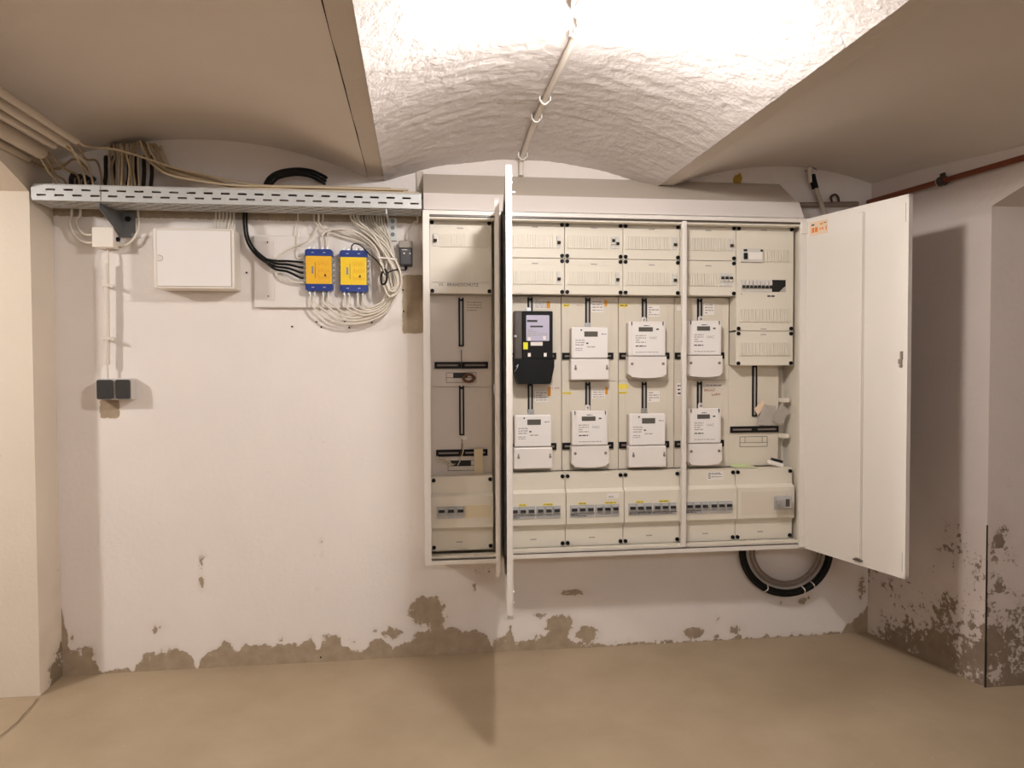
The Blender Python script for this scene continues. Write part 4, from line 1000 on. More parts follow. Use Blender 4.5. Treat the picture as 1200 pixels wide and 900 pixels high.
for k in range(4):
    x_ = -1.33+0.024*k; cab('dark_cable', [(x_-0.02, 0.006, 2.012-.004*k), (x_-0.015, -0.025, 2.008-.004*k), (x_-0.005, -0.060, 1.985-.006*k), (x_+0.006, -0.085, 1.955), (x_+0.010, -0.105, ZP+0.010), (x_+0.012, -0.125, ZP+0.006)], 0.0095, 7, 'cable_dark', 'dark cable in the shadowed corner at the tray end', 'cable', 'dark cables at the tray end')
for k in range(3):
    o_ = 3.4*k; Y_ = -.036-.014*k
    cab('black_cable', [tuple(PY(383-o_*.3, 209+o_*1.0, .006)), tuple(PY(379-o_*.6, 206+o_*.95, -.016-.008*k)), tuple(PY(365-o_*.3, 200+o_, Y_)), tuple(PY(347, 198+o_, Y_)), tuple(PY(327+o_*.3, 201+o_, Y_-.008)), tuple(PY(314+o_, 209+o_*.6, Y_-.02)), (PY(306+o_, 214, Y_-.03).x, Y_-.035, ZP+0.03), (PY(300+o_, 214, Y_-.03).x-0.02, Y_-.04, ZP+0.024)], 0.0062, 8, 'cable_black', 'black coaxial cable arching over the tray', 'cable', 'black cables arching over the tray')
# grey cables rising from the small boxes behind the tray
for k in range(6):
    x = 253+4.2*k; e_ = PY(x-2, 268, -.03); cab('cable', [(e_.x, -.03, e_.z-0.006), (e_.x, -.03, e_.z+0.012)]+up_behind(x, -.024), 0.0035, 7, 'coax_white', 'pale cable entering the small white distribution box from above', 'cable', 'cables above the distribution box')

# ================================================================== SMALL BOXES AND SWITCHES
YF = -0.11; a = PY(179.5, 266.5, YF); d = PY(275, 338.5, YF)
bx_ = empty('distribution_box', ((a.x+d.x)/2, -0.05, d.z), 'white wall box with a flush door below the tray', 'box')
part('body', MB().rbox(a.x, d.x, YF, -0.002, d.z, a.z, 0.004), 'box_white', bx_); block_box(a.x, d.x, YF, 0, d.z, a.z)
dr = part('door', MB().rplate(a.x+0.013, d.x-0.012, YF-0.004, YF, d.z+0.009, a.z-0.009, 0.003), 'meter_label', bx_)
part('door_gap', MB().rplate(a.x+0.0115, d.x-0.0105, YF-0.0008, YF+0.001, d.z+0.0075, a.z-0.0075, 0.003), 'cable_grey', bx_)
zc = a.z-(a.z-d.z)*0.5; b = MB().rplate(a.x+0.014, a.x+0.034, YF-0.0052, YF-0.004, zc-0.012, zc+0.010, 0.0095); part('finger_pull', b, 'cabinet_white', dr)
part('pull_outline', MB().tube([(a.x+0.016, YF-0.005, zc+0.010)]+[(a.x+0.024+0.011*math.sin(t_), YF-0.005, zc-0.001+0.011*math.cos(t_)) for t_ in frange(0, math.pi, 8)]+[(a.x+0.016, YF-0.005, zc-0.012)], 0.0008, 5, 1), 'cable_grey', dr)

a = PY(107.5, 266, -0.068); d = PY(132.5, 289.5, -0.068)
jb = empty('junction_box', ((a.x+d.x)/2, -0.03, d.z), 'small square white junction box under the tray bracket', 'junction box')
part('body', MB().rbox(a.x, d.x, -0.055, -0.002, d.z, a.z, 0.003), 'box_white', jb); part('lid', MB().rbox(a.x-0.001, d.x+0.001, -0.068, -0.055, d.z-0.001, a.z+0.001, 0.003), 'box_white', jb)
part('cable_gland', MB().cyl((d.x, -0.03, (a.z+d.z)/2-0.002), (d.x+0.010, -0.03, (a.z+d.z)/2-0.002), 0.009, 12), 'rubber_black', jb)
zj, xj, zt = d.z, (a.x+d.x)/2, a.z
for k, pts in enumerate(([(82,262,-.027),(88,277,-.028),(100,284,-.03),(109.5,284,-.03)], [(89,258,-.027),(93,270,-.028),(101,275,-.03),(109.5,275,-.03)])):
    cab('cable', up_behind((84, 94)[k], -.027)[::-1]+pxpath(pts), 0.0052, 8, 'coax_white', 'pale cable looping from the tray into the junction box', 'cable', 'cables into the junction box')
cab('cable', pxpath([(131,285.5,-.03),(142,288,-.03),(154,283,-.03),(161.5,270,-.027),(162.5,258,-.026)])+up_behind(162, -.026), 0.0045, 8, 'coax_white', 'pale cable leaving the junction box upwards past the bracket', 'cable')
block_box(a.x, d.x, -0.068, 0, d.z, a.z)
cab('cable', [(xj+0.004, -0.03, zj+0.01), (xj+0.006, -0.035, zj-0.03), (xj+0.007, -0.035, zj-0.07)], 0.0045, 8, 'coax_white', 'short cable between the junction box and the conduit', 'cable')
# conduit down to the switches
a = PY(124.5, 308, -0.035); d = PY(125.5, 427, -0.035)
cd = empty('wall_conduit', (d.x, -0.035, d.z), 'white plastic conduit running down the wall to the switches', 'conduit')
part('pipe', MB().tube([(a.x, -0.035, a.z), ((a.x+d.x)/2+0.001, -0.035, (a.z+d.z)/2), (d.x, -0.035, d.z)], 0.0105, 12, 4), 'conduit', cd)
for yy in (335, 397):
    p = PY(128, yy, -0.03); part('clip', MB().rbox(a.x-0.013, a.x+0.018, -0.046, -0.002, p.z-0.006, p.z+0.006, 0.002, 1).cyl((a.x+0.022, -0.04, p.z-0.004), (a.x+0.022, -0.048, p.z-0.004), 0.006, 10), 'conduit', cd)
cab('cable', [(d.x, -0.035, d.z+0.01), (d.x+0.001, -0.035, d.z-0.03), (d.x+0.001, -0.035, d.z-0.062)], 0.0042, 8, 'coax_white', 'short cable between the conduit and the switches', 'cable')
a = PY(112, 444, -0.063); d = PY(153.5, 468.5, -0.063)
sw = empty('double_switch', ((a.x+d.x)/2, -0.03, d.z), 'surface-mounted double switch with two dark rockers', 'switch')
part('housing', MB().rbox(a.x, d.x, -0.052, -0.002, d.z, a.z, 0.004), 'switch_grey', sw)
xm = (a.x+d.x)/2+0.004
for x0, x1 in ((a.x, xm-0.002), (xm+0.001, d.x)):
    part('frame', MB().rplate(x0, x1, -0.057, -0.052, d.z, a.z, 0.008), 'switch_grey', sw)
    b = MB().rplate(x0+0.0035, x1-0.0035, -0.0645, -0.057, d.z+0.004, a.z-0.004, 0.007); part('rocker', b, 'rocker', sw)

# ================================================================== MULTISWITCHES
a = PY(297, 275.5, -0.02); d = PY(436, 361, -0.02)
bd = empty('mounting_board', ((a.x+d.x)/2, -0.01, d.z), 'white mounting board carrying the yellow and blue multiswitches', 'board')
part('panel', MB().rbox(a.x, d.x, -0.02, -0.002, d.z, a.z, 0.003), 'board_white', bd); block_box(a.x, d.x, -0.0225, 0, d.z, a.z)
a2 = PY(299, 279, -0.02); part('backing_plate', MB().box(a2.x, a2.x+0.073, -0.0225, -0.02, d.z+0.03, a2.z-0.012), 'hood_white', bd)
for x_, y_ in ((313.5, 284), (314.5, 347)):
    p = PY(x_, y_, -0.0225); part('screw', MB().cyl((p.x, -0.0225, p.z), (p.x, -0.0245, p.z), 0.0032, 8), 'meter_brown', bd)
def multiswitch(x0, y0, x1, y1, label, yel):
    YF = -0.068; a = PY(x0, y0, YF); d = PY(x1, y1, YF); X0, X1, Z1, Z0 = a.x, d.x, a.z, d.z; W, H = X1-X0, Z1-Z0
    t = empty('multiswitch', ((X0+X1)/2, -0.045, Z0), label, 'multiswitch', 'multiswitches on the mounting board')
    part('body', MB().rbox(X0+0.003, X1-0.003, YF+0.004, -0.022, Z0+0.012, Z1-0.012, 0.003), 'steel', t)
    pl = part('label_plate', MB().rplate(X0+0.003, X1-0.003, YF+0.001, YF+0.004, Z0+0.028, Z1-0.028, 0.002), yel, t)
    for zz0, zz1, sg in ((Z1-0.028, Z1, 1), (Z0, Z0+0.028, -1)):
        cpz = part('end_cap', MB().prism_y([(X0, zz0), (X1, zz0), (X1, zz1-0.006*(sg > 0)), (X1-0.008, zz1), (X0+0.008, zz1), (X0, zz1-0.006*(sg > 0))] if sg > 0 else [(X0, zz0+0.006), (X0+0.008, zz0), (X1-0.008, zz0), (X1, zz0+0.006), (X1, zz1), (X0, zz1)], YF, -0.020), 'blue_cap', t)
        for u in (0.28, 0.70): part('cap_mark', MB().box(X0+W*u-0.005, X0+W*u+0.005, YF-0.0005, YF, (zz0+zz1)/2-0.0015, (zz0+zz1)/2+0.0015), 'lilac_plate', cpz)
    y = YF+0.001
    part('logo', MB().box(X0+W*0.235, X0+W*0.31, y-0.0005, y, Z0+H*0.41, Z0+H*0.59), 'print_grey', pl)
    text('model_text', 'SPAUN', 0.0085, facing(X0+W*0.272, y-0.0007, Z0+H*0.5, math.pi/2), 'blue_cap', pl)
    part('type_line', MB().box(X0+W*0.36, X0+W*0.375, y-0.0005, y, Z0+H*0.30, Z0+H*0.68), 'print_dark', pl)
    rr = random.Random(int(x0)); b = MB()
    for i in range(9):
        for j in range(3):
            xx = X0+W*(0.48+0.05*i); z0_ = Z0+H*(0.26+0.17*j+rr.uniform(0, .03)); b.box(xx, xx+0.0016, y-0.0004, y, z0_, z0_+H*rr.uniform(0.05, 0.13))
    part('fine_print', b, 'orange_label', pl)
    part('approval_mark', MB().box(X0+W*0.70, X0+W*0.76, y-0.0006, y, Z0+H*0.34, Z0+H*0.40), 'print_dark', pl)
    return t, X0, X1, Z0, Z1
def fconn(t, p, dr_, L=0.014, r=0.0055):
    p = Vector(p); dr_ = Vector(dr_); b = MB().cyl(p, p+dr_*L, r, 8); b.cyl(p+dr_*L*0.35, p+dr_*L*0.7, r*1.25, 6, smooth=False); return part('connector', b, 'steel', t)
mL = multiswitch(357.3, 291.5, 389.8, 340.8, 'orange-yellow multiswitch with blue ends, fed by black coaxial cables', 'switch_yellow')
mR = multiswitch(398, 293, 430.6, 342, 'bright yellow multiswitch with blue ends, powered by the plug-in adaptor', 'switch_yellow_bright')
ends = []
for (t, X0, X1, Z0, Z1), n in ((mL, 0), (mR, 1)):
    W = X1-X0; ct = []
    for u in (0.16, 0.33, 0.64, 0.83):
        fconn(t, (X0+W*u, -0.045, Z0), (0, 0, -1)); fconn(t, (X0+W*u, -0.045, Z1), (0, 0, 1), 0.011); ct.append((X0+W*u, -0.045, Z0-0.014))
    ends.append(ct)
    for i in range(6):
        z = Z0+(Z1-Z0)*(0.20+0.125*i); fconn(t, (X0+0.003, -0.045, z), (-1, 0, 0), 0.012); fconn(t, (X1-0.003, -0.045, z), (1, 0, 0), 0.010)
GW = 'white coaxial cables of the multiswitches'; LW = 'white coaxial cable looping from the multiswitches to the tray'
def P(x, y, Y): return tuple(PY(x, y, Y))
for t_, X0, X1, Z0, Z1 in (mL, mR): block_box(X0-.012, X1+.012, -.068, -.02, Z0-.014, Z1+.011)
SLOT = [0]
def fan(i=None):
    i = SLOT[0]; SLOT[0] += 1
    return up_behind(413.5+3.1*(i % 13), (-.012, -.034)[i//13], i//13)
ORD0 = [fan() for _ in range(16)]; tops = ORD0   # 16 places side by side behind the tray, 13 at the wall and 3 in front of them
tidx = [12, 11, 10, 9, 8, 7, 6, 5]
for k, e in enumerate(ends[0]):                      # outer arc
    s_ = 3.4*k; Y = -.044-.0025*k
    cab('coax_cable', [e, (e[0], -0.047, e[2]-0.03), P(371+s_*2.2, 364-s_*.5, Y-.006), P(390+s_*1.2, 376-s_, Y-.010), P(420, 379-s_, Y-.010), P(448-s_*.3, 369-s_*.8, Y-.006), P(463-s_*.6, 348-s_*.4, Y), P(467-s_*.9, 328, Y), P(463-s_*.95, 305, Y+.004), P(458-s_*.95, 284, -.038)]+tops[tidx[k]], 0.0042, 7, 'coax_white', LW, 'cable', GW, (3, 3))
for k, e in enumerate(ends[1]):                      # inner arc, in front of the outer one
    s_ = 3.4*k; Y = -.058-.0025*k
    cab('coax_cable', [e, (e[0]+0.001, -0.049, e[2]-0.035), P(411+s_*2.2, 364-s_*.3, Y-.008), P(428+s_*1.3, 369-s_, Y-.010), P(447+s_*.3, 361-s_*.8, Y-.008), P(459-s_*.4, 344-s_*.5, Y-.004), P(464-s_*.8, 326, Y-.004), P(460-s_*.9, 303, Y+.004), P(456-s_*.95, 282, -.046)]+tops[tidx[4+k]], 0.0042, 7, 'coax_white', LW, 'cable', GW, (3, 3))
for k in range(2):   # slack coils hanging below the cable tie
    Y = -.079-.011*k; t0, t1 = ((4, 3), (2, 1))[k]
    cab('coax_cable', tops[t0][::-1]+[P(449-3*k, 283, -.05), P(456-3*k, 303, Y+.008), P(456-4*k, 318, Y), P(459-2*k, 334+3*k, Y), P(463, 340+3*k, Y), P(467+k, 333, Y-.004), P(464+2*k, 321, Y-.010), P(457-k, 304, Y-.006), P(448-3*k, 284, -.062)]+tops[t1], 0.0042, 7, 'coax_white', LW, 'cable', GW, (3, 3))
for k, u in enumerate((0.64, 0.83)):
    x = mL[1]+(mL[2]-mL[1])*u; z = mL[4]+0.011; Y = -.046-.011*k
    cab('coax_cable', [(x, -.045, z), (x-.001, -.046, z+.035), P(379+7*k, 274-3*k, Y), P(391+5*k, 269.5-k, Y), P(412, 273-3.5*k, Y), P(430, 283-3.5*k, Y-.01), P(443, 298-3*k, -.085-.006*k), P(449-k, 318, -.099-.008*k), P(455, 335+2*k, -.102-.010*k), P(461, 338+3*k, -.102-.010*k), P(464+2*k, 328, -.102-.010*k), P(456, 304, -.094-.010*k), P(441-3*k, 280, -.072)]+(tops[0] if k else tops[15]), 0.0042, 7, 'coax_white', LW, 'cable', GW, (3, 3))
    Y = -.030-.010*k
    cab('coax_cable', up_behind(368+5*k, (-.015, -.034)[k], k)[::-1]+[P(370+3*k, 260, -.03), P(378+3*k, 268+3*k, Y), P(398, 273+3.5*k, Y), P(424, 281+3.5*k, Y), P(441, 294+3*k, Y-.006), P(449-2*k, 312, -.080-.011*k), P(451-2*k, 330, -.090-.011*k), P(457-k, 344+3*k, -.092-.011*k), P(465+k, 342, -.092-.011*k), P(469+k, 328, -.092-.011*k), P(462+k, 305, -.084-.010*k), P(450-3*k, 283, -.075)]+(tops[14] if k else tops[13]), 0.0042, 7, 'coax_white', LW, 'cable', GW, (3, 3))
cab('coax_cable', up_behind(378, -.015)[::-1]+[P(374, 263, -.026), P(362, 281, -.036), P(338, 292, -.035), P(325, 302, -.033), P(321.5, 313, -.033), P(325, 323, -.035), P(336, 329, -.04), P(350, 331, -.044), (mL[1]-.014, -.045, mL[3]+(mL[4]-mL[3])*.20), (mL[1]-.004, -.045, mL[3]+(mL[4]-mL[3])*.20)], 0.0042, 7, 'coax_white', 'white coaxial cable arcing across the board into the side of the multiswitch', 'cable')
cab('earth_wire', up_behind(349, -.02)[::-1]+[P(348.3, 270, -.028), P(347.6, 290, -.028), P(346.5, 299, -.028), P(351, 302.5, -.036), (mL[1]-.012, -.045, mL[3]+(mL[4]-mL[3])*.825), (mL[1]-.004, -.045, mL[3]+(mL[4]-mL[3])*.825)], 0.0028, 7, 'coax_white', 'thin pale earth wire dropping straight onto the orange-yellow multiswitch', 'cable')
for k in range(4):
    z = mL[3]+(mL[4]-mL[3])*(0.70-0.125*k); a_, b_ = k % 2, k//2
    cab('black_coax', up_behind(285.5+3.4*a_, -.013-.021*b_, b_)[::-1]+[P(286+3*a_, 264, -.030-.011*b_), P(288+3*a_, 278, -.034-.011*b_), P(294+2.6*a_, 291-1.5*a_, -.036-.011*b_), P(305+1.5*a_, 301-1.5*a_+1.5*b_, -.038-.010*b_), P(321, 305.5+3.0*k, -.040-.006*b_), P(338, 306+4.2*k, -.044), (mL[1]-.024, -.045, z), (mL[1]-.004, -.045, z)], 0.0046, 8, 'cable_black', 'black coaxial cable sweeping from the tray to the orange-yellow multiswitch', 'cable', 'black coaxial feed cables')
# plug-in adaptor with its cord
a = PY(467.5, 281.5, -0.06); d = PY(483.5, 311, -0.06)
ps = empty('power_adaptor', ((a.x+d.x)/2, -0.04, d.z), 'black plug-in power adaptor under a grey socket, next to the narrow cabinet', 'adaptor')
H = a.z-d.z
part('socket', MB().rbox(a.x-0.001, d.x+0.001, -0.058, -0.002, a.z-H*0.30, a.z, 0.004), 'psu_cap', ps)
part('body', MB().rbox(a.x+0.002, d.x, -0.066, -0.004, d.z, a.z-H*0.30, 0.005), 'psu_black', ps)
part('rating_print', MB().box(a.x+0.012, a.x+0.034, -0.0668, -0.066, a.z-H*0.40, a.z-H*0.375), 'paper_white', ps); 
for u in (0.018, 0.042): part('rating_symbol', MB().box(a.x+u, a.x+u+0.006, -0.0668, -0.066, a.z-H*0.56, a.z-H*0.50), 'paper_white', ps)
part('cord_sleeve', MB().cyl(((a.x+d.x)/2, -0.035, d.z), ((a.x+d.x)/2, -0.035, d.z-0.014), 0.006, 10), 'rubber_black', ps)
xz = (a.x+d.x)/2
block_box(a.x-.001, d.x+.001, -.066, 0, d.z, a.z)
cab('adaptor_cord', [(xz, -.035, d.z-.006), (xz, -.035, d.z-.016), P(472, 316.5, -.06), P(465, 316, -.10), P(457, 318, -.138), P(451, 322, -.142), P(447, 313, -.136), P(441, 305, -.118), P(432, 297, -.092), P(423, 288, -.078), P(416, 285.5, -.068), P(412.3, 288, -.055), (mR[1]+(mR[2]-mR[1])*.42, -.045, mR[4]+.010), (mR[1]+(mR[2]-mR[1])*.42, -.045, mR[4]-.002)], 0.0026, 7, 'cable_black', 'thin black cord from the adaptor to the bright yellow multiswitch', 'cable')
cab('cord_bundle', [P(451, 315, -.150), P(453.5, 322, -.152), P(452, 331, -.150), P(448, 333, -.148), P(446.5, 326, -.150), P(448, 318, -.153)], 0.0045, 7, 'cable_black', 'bundled slack of the black adaptor cord', 'cable', None, (0, 0))
cab('cable', [P(478, 284, -.03), P(477, 277, -.028), P(479, 269, -.024), P(486, 260, -.022)]+up_behind(489, -.022), 0.0035, 7, 'coax_white', 'pale cable running up from the adaptor socket', 'cable')
# drill holes in the wall
hole = None
for x, y in ((289, 319.6), (342.4, 382.8), (371, 377.3), (376.6, 383.3), (404, 377), (409.3, 384), (435.7, 378), (472.4, 340), (472.9, 365), (376, 770)):
    p = PY(x, y, 0); ob = struct('drill_hole', MB().cyl((p.x, 0.0045, p.z), (p.x, -0.0045, p.z), 0.0038, 10), 'crack_dark', wb)

# ================================================================== PIPES, CEILING CONDUIT, RIGHT CORNER
GPI = 'grey pipes along the left vault'
for k, (x, z, r, yend) in enumerate(PIPES):
    single('ceiling_pipe', MB().cyl((x, yend, z), (x, -3.4, z), r, 16), 'pipe_grey', ('thin grey pipe farthest from the arched wall, under the dim vault', 'medium grey pipe between two thin pipes under the dim vault', 'thin grey pipe between the medium pipe and the widest one', 'widest grey pipe of the bundle under the dim vault', 'grey pipe between the widest pipe and the arched wall')[k], 'pipe', GPI)
def vz(u, v): return vault_z(u, v, 0.456, 0.586, 2.0235, 0.162, 0.34)
cc = empty('ceiling_conduit', (0.447, -0.02, 2.08), 'white conduit running along the rough vault from the wall to the lamp', 'conduit')
Ys = frange(-0.03, -1.14, 10); pts = [(0.447, y, vz(0.447, y)-0.013) for y in Ys]
part('pipe', MB().tube([(0.447, -0.014, 2.06), (0.447, -0.016, vz(0.447, 0)-0.03)]+pts, 0.0105, 12, 3), 'conduit', cc)
part('lamp_feed', MB().tube([(0.447, -1.13, vz(.447, -1.13)-0.013), (0.446, -1.16, vz(.447, -1.16)-0.014), (0.432, -1.21, 2.165), (0.434, -1.25, 2.16)], 0.006, 8, 4), 'lamp_base', cc)
for y in (-0.06, -0.42, -0.60, -1.12):
    z = vz(0.447, y)-0.013; b = MB().tube([(0.447+0.0135*math.cos(t_), y, z+0.0135*math.sin(t_)) for t_ in frange(math.pi*1.02, math.pi*1.98, 10)], 0.0028, 6, 1)
    b.box(0.4635, 0.467, y-0.01, y+0.01, z-0.004, z+0.016); b.box(0.427, 0.4305, y-0.01, y+0.01, z-0.004, z+0.016); part('clip', b, 'lamp_base', cc)

t = empty('copper_pipe', (XR(-0.9)-0.03, -0.9, 1.972), 'brown copper pipe running along the right wall under the vault', 'pipe')
part('pipe', MB().tube([(XR(y)-0.032, y, 1.984) for y in (-0.02, -0.3, -0.6, -1.2, -1.7)], 0.0115, 12, 2), 'copper_pipe', t)
p = PX(1103, 214, XR(-0.38)-0.032)
for yy in (p.y,):
    part('clamp', MB().cyl((XR(yy)-0.031, yy-0.013, 1.984), (XR(yy)-0.034, yy+0.013, 1.984), 0.0195, 14), 'clamp_dark', t); part('clamp_ring', MB().cyl((XR(yy)-0.0345, yy+0.013, 1.984), (XR(yy)-0.035, yy+0.018, 1.984), 0.018, 14), 'steel', t)
    part('clamp_stud', MB().cyl((XR(yy)-0.02, yy, 1.984), (XR(yy), yy, 1.984), 0.005, 8).box(XR(yy)-0.036, XR(yy)-0.028, yy-0.012, yy+0.012, 2.0, 2.015), 'clamp_dark', t)
t = empty('riser_conduit', PY(966, 252, -0.04), 'pale conduit with a black taped joint leaning in the right corner', 'conduit')
part('pipe', MB().tube(pxpath([(953, 212, -.035), (957, 224, -.04), (962, 238, -.045), (969, 256, -.05), (974, 275, -.05)]), 0.0105, 10, 4), 'pipe_grey', t)
part('taped_joint', MB().tube(pxpath([(951.5, 205, -.035), (953, 212, -.037), (955.5, 221, -.04)]), 0.0145, 10, 3), 'rubber_black', t)
part('upper_socket', MB().tube(pxpath([(949, 197, -.03), (950, 205, -.034), (951, 214, -.034)]), 0.0125, 10, 3), 'conduit', t)
part('spring_clip', MB().tube(pxpath([(943, 201, -.02), (947, 199, -.03), (951, 196, -.035), (957, 199, -.03)]), 0.002, 6, 4), 'clamp_dark', t)
single('wall_pipe', MB().tube([tuple(PY(937, 240, -.03)), tuple(PY(970, 239.5, -.03)), tuple(PY(1005, 239, -.03))], 0.011, 10, 2), 'cable_grey', 'grey-brown pipe running horizontally along the wall behind the open door', 'pipe')
single('pipe_hook', MB().tube(pxpath([(975, 237, -.03), (974, 231, -.035), (978, 228, -.035), (982, 231, -.035), (983, 237, -.03)]), 0.005, 8, 4), 'clamp_dark', 'dark round hook above the horizontal wall pipe', 'hook')
p = PY(862, 212, 0)
b = MB()
for i in range(5): b.lathe([(0.002, 0.02+.004*i), (0.012+.002*i, 0.012), (0.014, 0), (0.009, -0.012), (0.002, -0.018)], (p.x-0.006+0.006*i, -0.004, p.z+0.003*math.sin(i*2)-0.002*(i > 2)), 8, 0.6, 0.4)
single('foam_residue', b, 'foam_yellow', 'yellow foam residue stuck on the wall above the hood', 'foam')

# ---- cable loop hanging below the wide cabinet
GLp = 'black cables looping below the wide cabinet'
RIS = PY(974, 275, -.05); LOOP = []
for k in range(5):
    blk = k < 3; r_ = (52, 47.2, 49.6, 40.6, 36.6)[k]; Y_ = (-.034, -.036, -.050, -.034, -.036)[k]
    pts = [P(921+r_*1.03*math.cos(t_), 645+r_*math.sin(t_)*1.01, Y_) for t_ in frange(math.pi*1.02, -0.02*math.pi, 14)]
    ox, oy = ((-.0195, .002), (-.0105, -.0185), (.0105, -.0185), (.0185, .002), (.001, .0185))[k]
    pts = [(pts[0][0], pts[0][1], 0.475)]+pts+[(pts[-1][0]+.002, pts[-1][1], 0.56), (pts[-1][0]*.5+(RIS.x+ox)*.5, pts[-1][1]*.5+(-.05+oy)*.5, 1.1), (RIS.x+ox, -.05+oy, 1.70), (RIS.x+ox, -.05+oy, 1.84)]
    LOOP.append(cab('power_cable', pts, 0.0075 if blk else 0.006, 8, 'cable_black' if blk else 'cable_grey', 'black power cable hanging in a loop below the wide cabinet' if blk else 'grey cable on the inside of the black cable loop', 'cable', 'black cables looping below the wide cabinet' if blk else 'grey cables inside the black loop', (3, 4)))

# ================================================================== LAY THE CABLES CLEAR OF EACH OTHER
import numpy as np
from mathutils.kdtree import KDTree
def lay_cables(iters=420):
    X0_ = np.array([p[:] for c in CABLES for p in c['p']]); n = len(X0_)
    cid = np.concatenate([np.full(len(c['p']), i) for i, c in enumerate(CABLES)]); loc = np.concatenate([np.arange(len(c['p'])) for c in CABLES])
    rad = np.concatenate([np.full(len(c['p']), c['r']) for c in CABLES]); hh = np.concatenate([np.full(len(c['p']), c['h']) for c in CABLES])
    cnt = np.concatenate([np.full(len(c['p']), len(c['p'])) for c in CABLES])
    free = np.ones(n); ex = np.zeros(n, bool)
    for i, c in enumerate(CABLES):
        m_ = cid == i; a, b = c['pin']
        free[m_ & (loc < a)] = 0; free[m_ & (cnt-1-loc < b)] = 0
        if a: ex |= m_ & (loc < a+4)
        if b: ex |= m_ & (cnt-1-loc < b+4)
    first = loc == 0; last = loc == cnt-1
    il = np.arange(n)-(~first); ir = np.arange(n)+(~last)
    rng = np.random.default_rng(5); X = X0_+rng.normal(0, 2e-4, (n, 3))*free[:, None]
    pi = pj = None
    for it in range(iters):
        if it % 14 == 0:
            kd = KDTree(n)
            for i in range(n): kd.insert(X[i], i)
            kd.balance(); A, Bq = [], []
            for i in range(n):
                for co, j, dd in kd.find_range(X[i], rad[i]*2+0.021 if rad[i] < 0.009 else 0.032):
                    if j > i and (cid[i] != cid[j] or abs(loc[i]-loc[j]) > 12): A.append(i); Bq.append(j)
            pi, pj = np.array(A), np.array(Bq)
            need = np.sqrt((rad[pi]+rad[pj])**2+0.5*np.maximum(hh[pi], hh[pj])**2)+0.0003
        v = X[pi]-X[pj]; d = np.linalg.norm(v, axis=1)+1e-9; pen = need-d; k = pen > 0
        if k.any():
            a, b = pi[k], pj[k]; u = v[k]/d[k][:, None]; wa, wb = free[a], free[b]; sm = wa+wb; sm[sm == 0] = 1
            mv = np.zeros((n, 3)); ct = np.zeros(n)
            np.add.at(mv, a, u*(pen[k]*wa/sm)[:, None]); np.add.at(mv, b, -u*(pen[k]*wb/sm)[:, None])
            np.add.at(ct, a, 1); np.add.at(ct, b, 1)
            X += mv/np.maximum(1, ct*0.6)[:, None]
        D = X-X0_                                            # smooth the displacement, not the shape
        wsm = 0.35 if it < iters-60 else 0.12
        D += wsm*((D[il]+D[ir])/2-D)*free[:, None]; X = X0_+D
        X[:, 1] = np.where((X[:, 1] > -rad-0.001) & ~ex, -rad-0.001, X[:, 1])     # the wall
        for x0, x1, y0, y1, z0, z1 in BLOCKS:
            g = rad+0.0008
            P_ = np.stack([X[:, 0]-(x0-g), (x1+g)-X[:, 0], X[:, 1]-(y0-g), (y1+g)-X[:, 1], X[:, 2]-(z0-g), (z1+g)-X[:, 2]], 1)
            ins = (P_.min(1) > 0) & ~ex
            for i in np.nonzero(ins)[0]:
                q = P_[i].copy()
                if y1 > -0.0005: q[3] = 9                      # boxes fixed to the wall: never push into the wall
                f_ = int(q.argmin()); X[i, f_//2] += (-q[f_] if f_ % 2 == 0 else q[f_])
    v = X[pi]-X[pj]; d = np.linalg.norm(v, axis=1); raw = rad[pi]+rad[pj]-d; bad = raw > 0.0002
    print('CABLES', len(CABLES), 'points', n, 'left over', int(bad.sum()), 'deepest %.4f' % (raw.max() if len(raw) else 0), 'moved at most %.3f' % np.abs(X-X0_).max())
    o = 0
    for c in CABLES: c['q'] = [Vector(p) for p in X[o:o+len(c['p'])]]; o += len(c['p'])
lay_cables()
for c in CABLES: c['ob'] = single(c['name'], MB().tube(c['q'], c['r'], c['n'], 1), c['mat'], c['label'], c['cat'], c['group'])
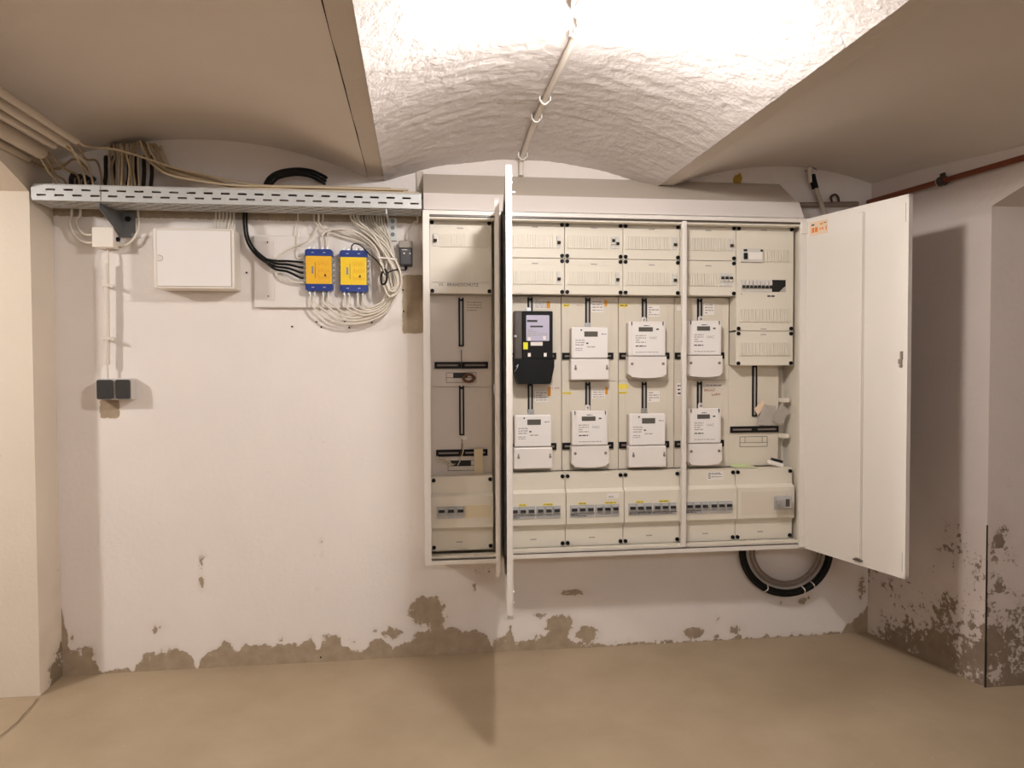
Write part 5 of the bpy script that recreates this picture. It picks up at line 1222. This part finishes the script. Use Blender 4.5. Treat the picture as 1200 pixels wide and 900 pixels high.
def tie_band(center, tangent, cables, reach, label, group=None):
    """flat white band drawn round the cables that pass a point"""
    t = Vector(tangent).normalized(); u = t.cross(Vector((0, 1, 0))).normalized(); v = t.cross(u); H_ = []
    for c in cables:
        for p in c['q']:
            d = p-Vector(center)
            if abs(d.dot(t)) < 0.0045 and d.length < reach: H_.append((d.dot(u), d.dot(v), c['r']))
    ring = []
    cu = (min(a-r for a, b, r in H_)+max(a+r for a, b, r in H_))/2; cv = (min(b-r for a, b, r in H_)+max(b+r for a, b, r in H_))/2
    for k in range(40):                                      # support hull of the bundle
        an = 2*math.pi*k/40; best = max(((a-cu)*math.cos(an)+(b-cv)*math.sin(an)+r) for a, b, r in H_)+0.0012; ring.append((an, best))
    pts = []
    for k in range(40):                                      # corners where neighbouring support lines meet
        a0, s0 = ring[k]; a1, s1 = ring[(k+1) % 40]; de = math.sin(a1-a0)
        pts.append((cu+(s0*math.sin(a1)-s1*math.sin(a0))/de, cv+(s1*math.cos(a0)-s0*math.cos(a1))/de))
    b = MB(); n = len(pts); V = []
    for a_, c_ in pts:
        for du, gr in ((-0.0028, 0), (0.0028, 0), (0.0028, 0.0012), (-0.0028, 0.0012)):
            rr = Vector((a_-cu, c_-cv)); rr = rr*(1+gr/max(1e-6, rr.length)); V.append(Vector(center)+u*(cu+rr.x)+v*(cv+rr.y)+t*du)
    F = [(i*4+k, i*4+(k+1) % 4, ((i+1) % n)*4+(k+1) % 4, ((i+1) % n)*4+k) for i in range(n) for k in range(4)]
    b.add(V, F); return single('cable_tie', b, 'paper_white', label, 'cable tie', group)
tie_band(P(453, 304, -.07), (0.10, 0, 1.0), [c for c in CABLES if c['name'] == 'coax_cable'], 0.11, 'white cable tie around the coaxial bundle')
for x, y, tx_, tz_ in ((897, 690, 0.88, -0.46), (941, 691, 0.92, 0.40), (952, 685, 0.82, 0.57)):
    tie_band(P(x, y, -.04), (tx_, 0, tz_), LOOP[:3], 0.04, 'white cable tie binding the loop below the wide cabinet', 'ties on the cable loop')
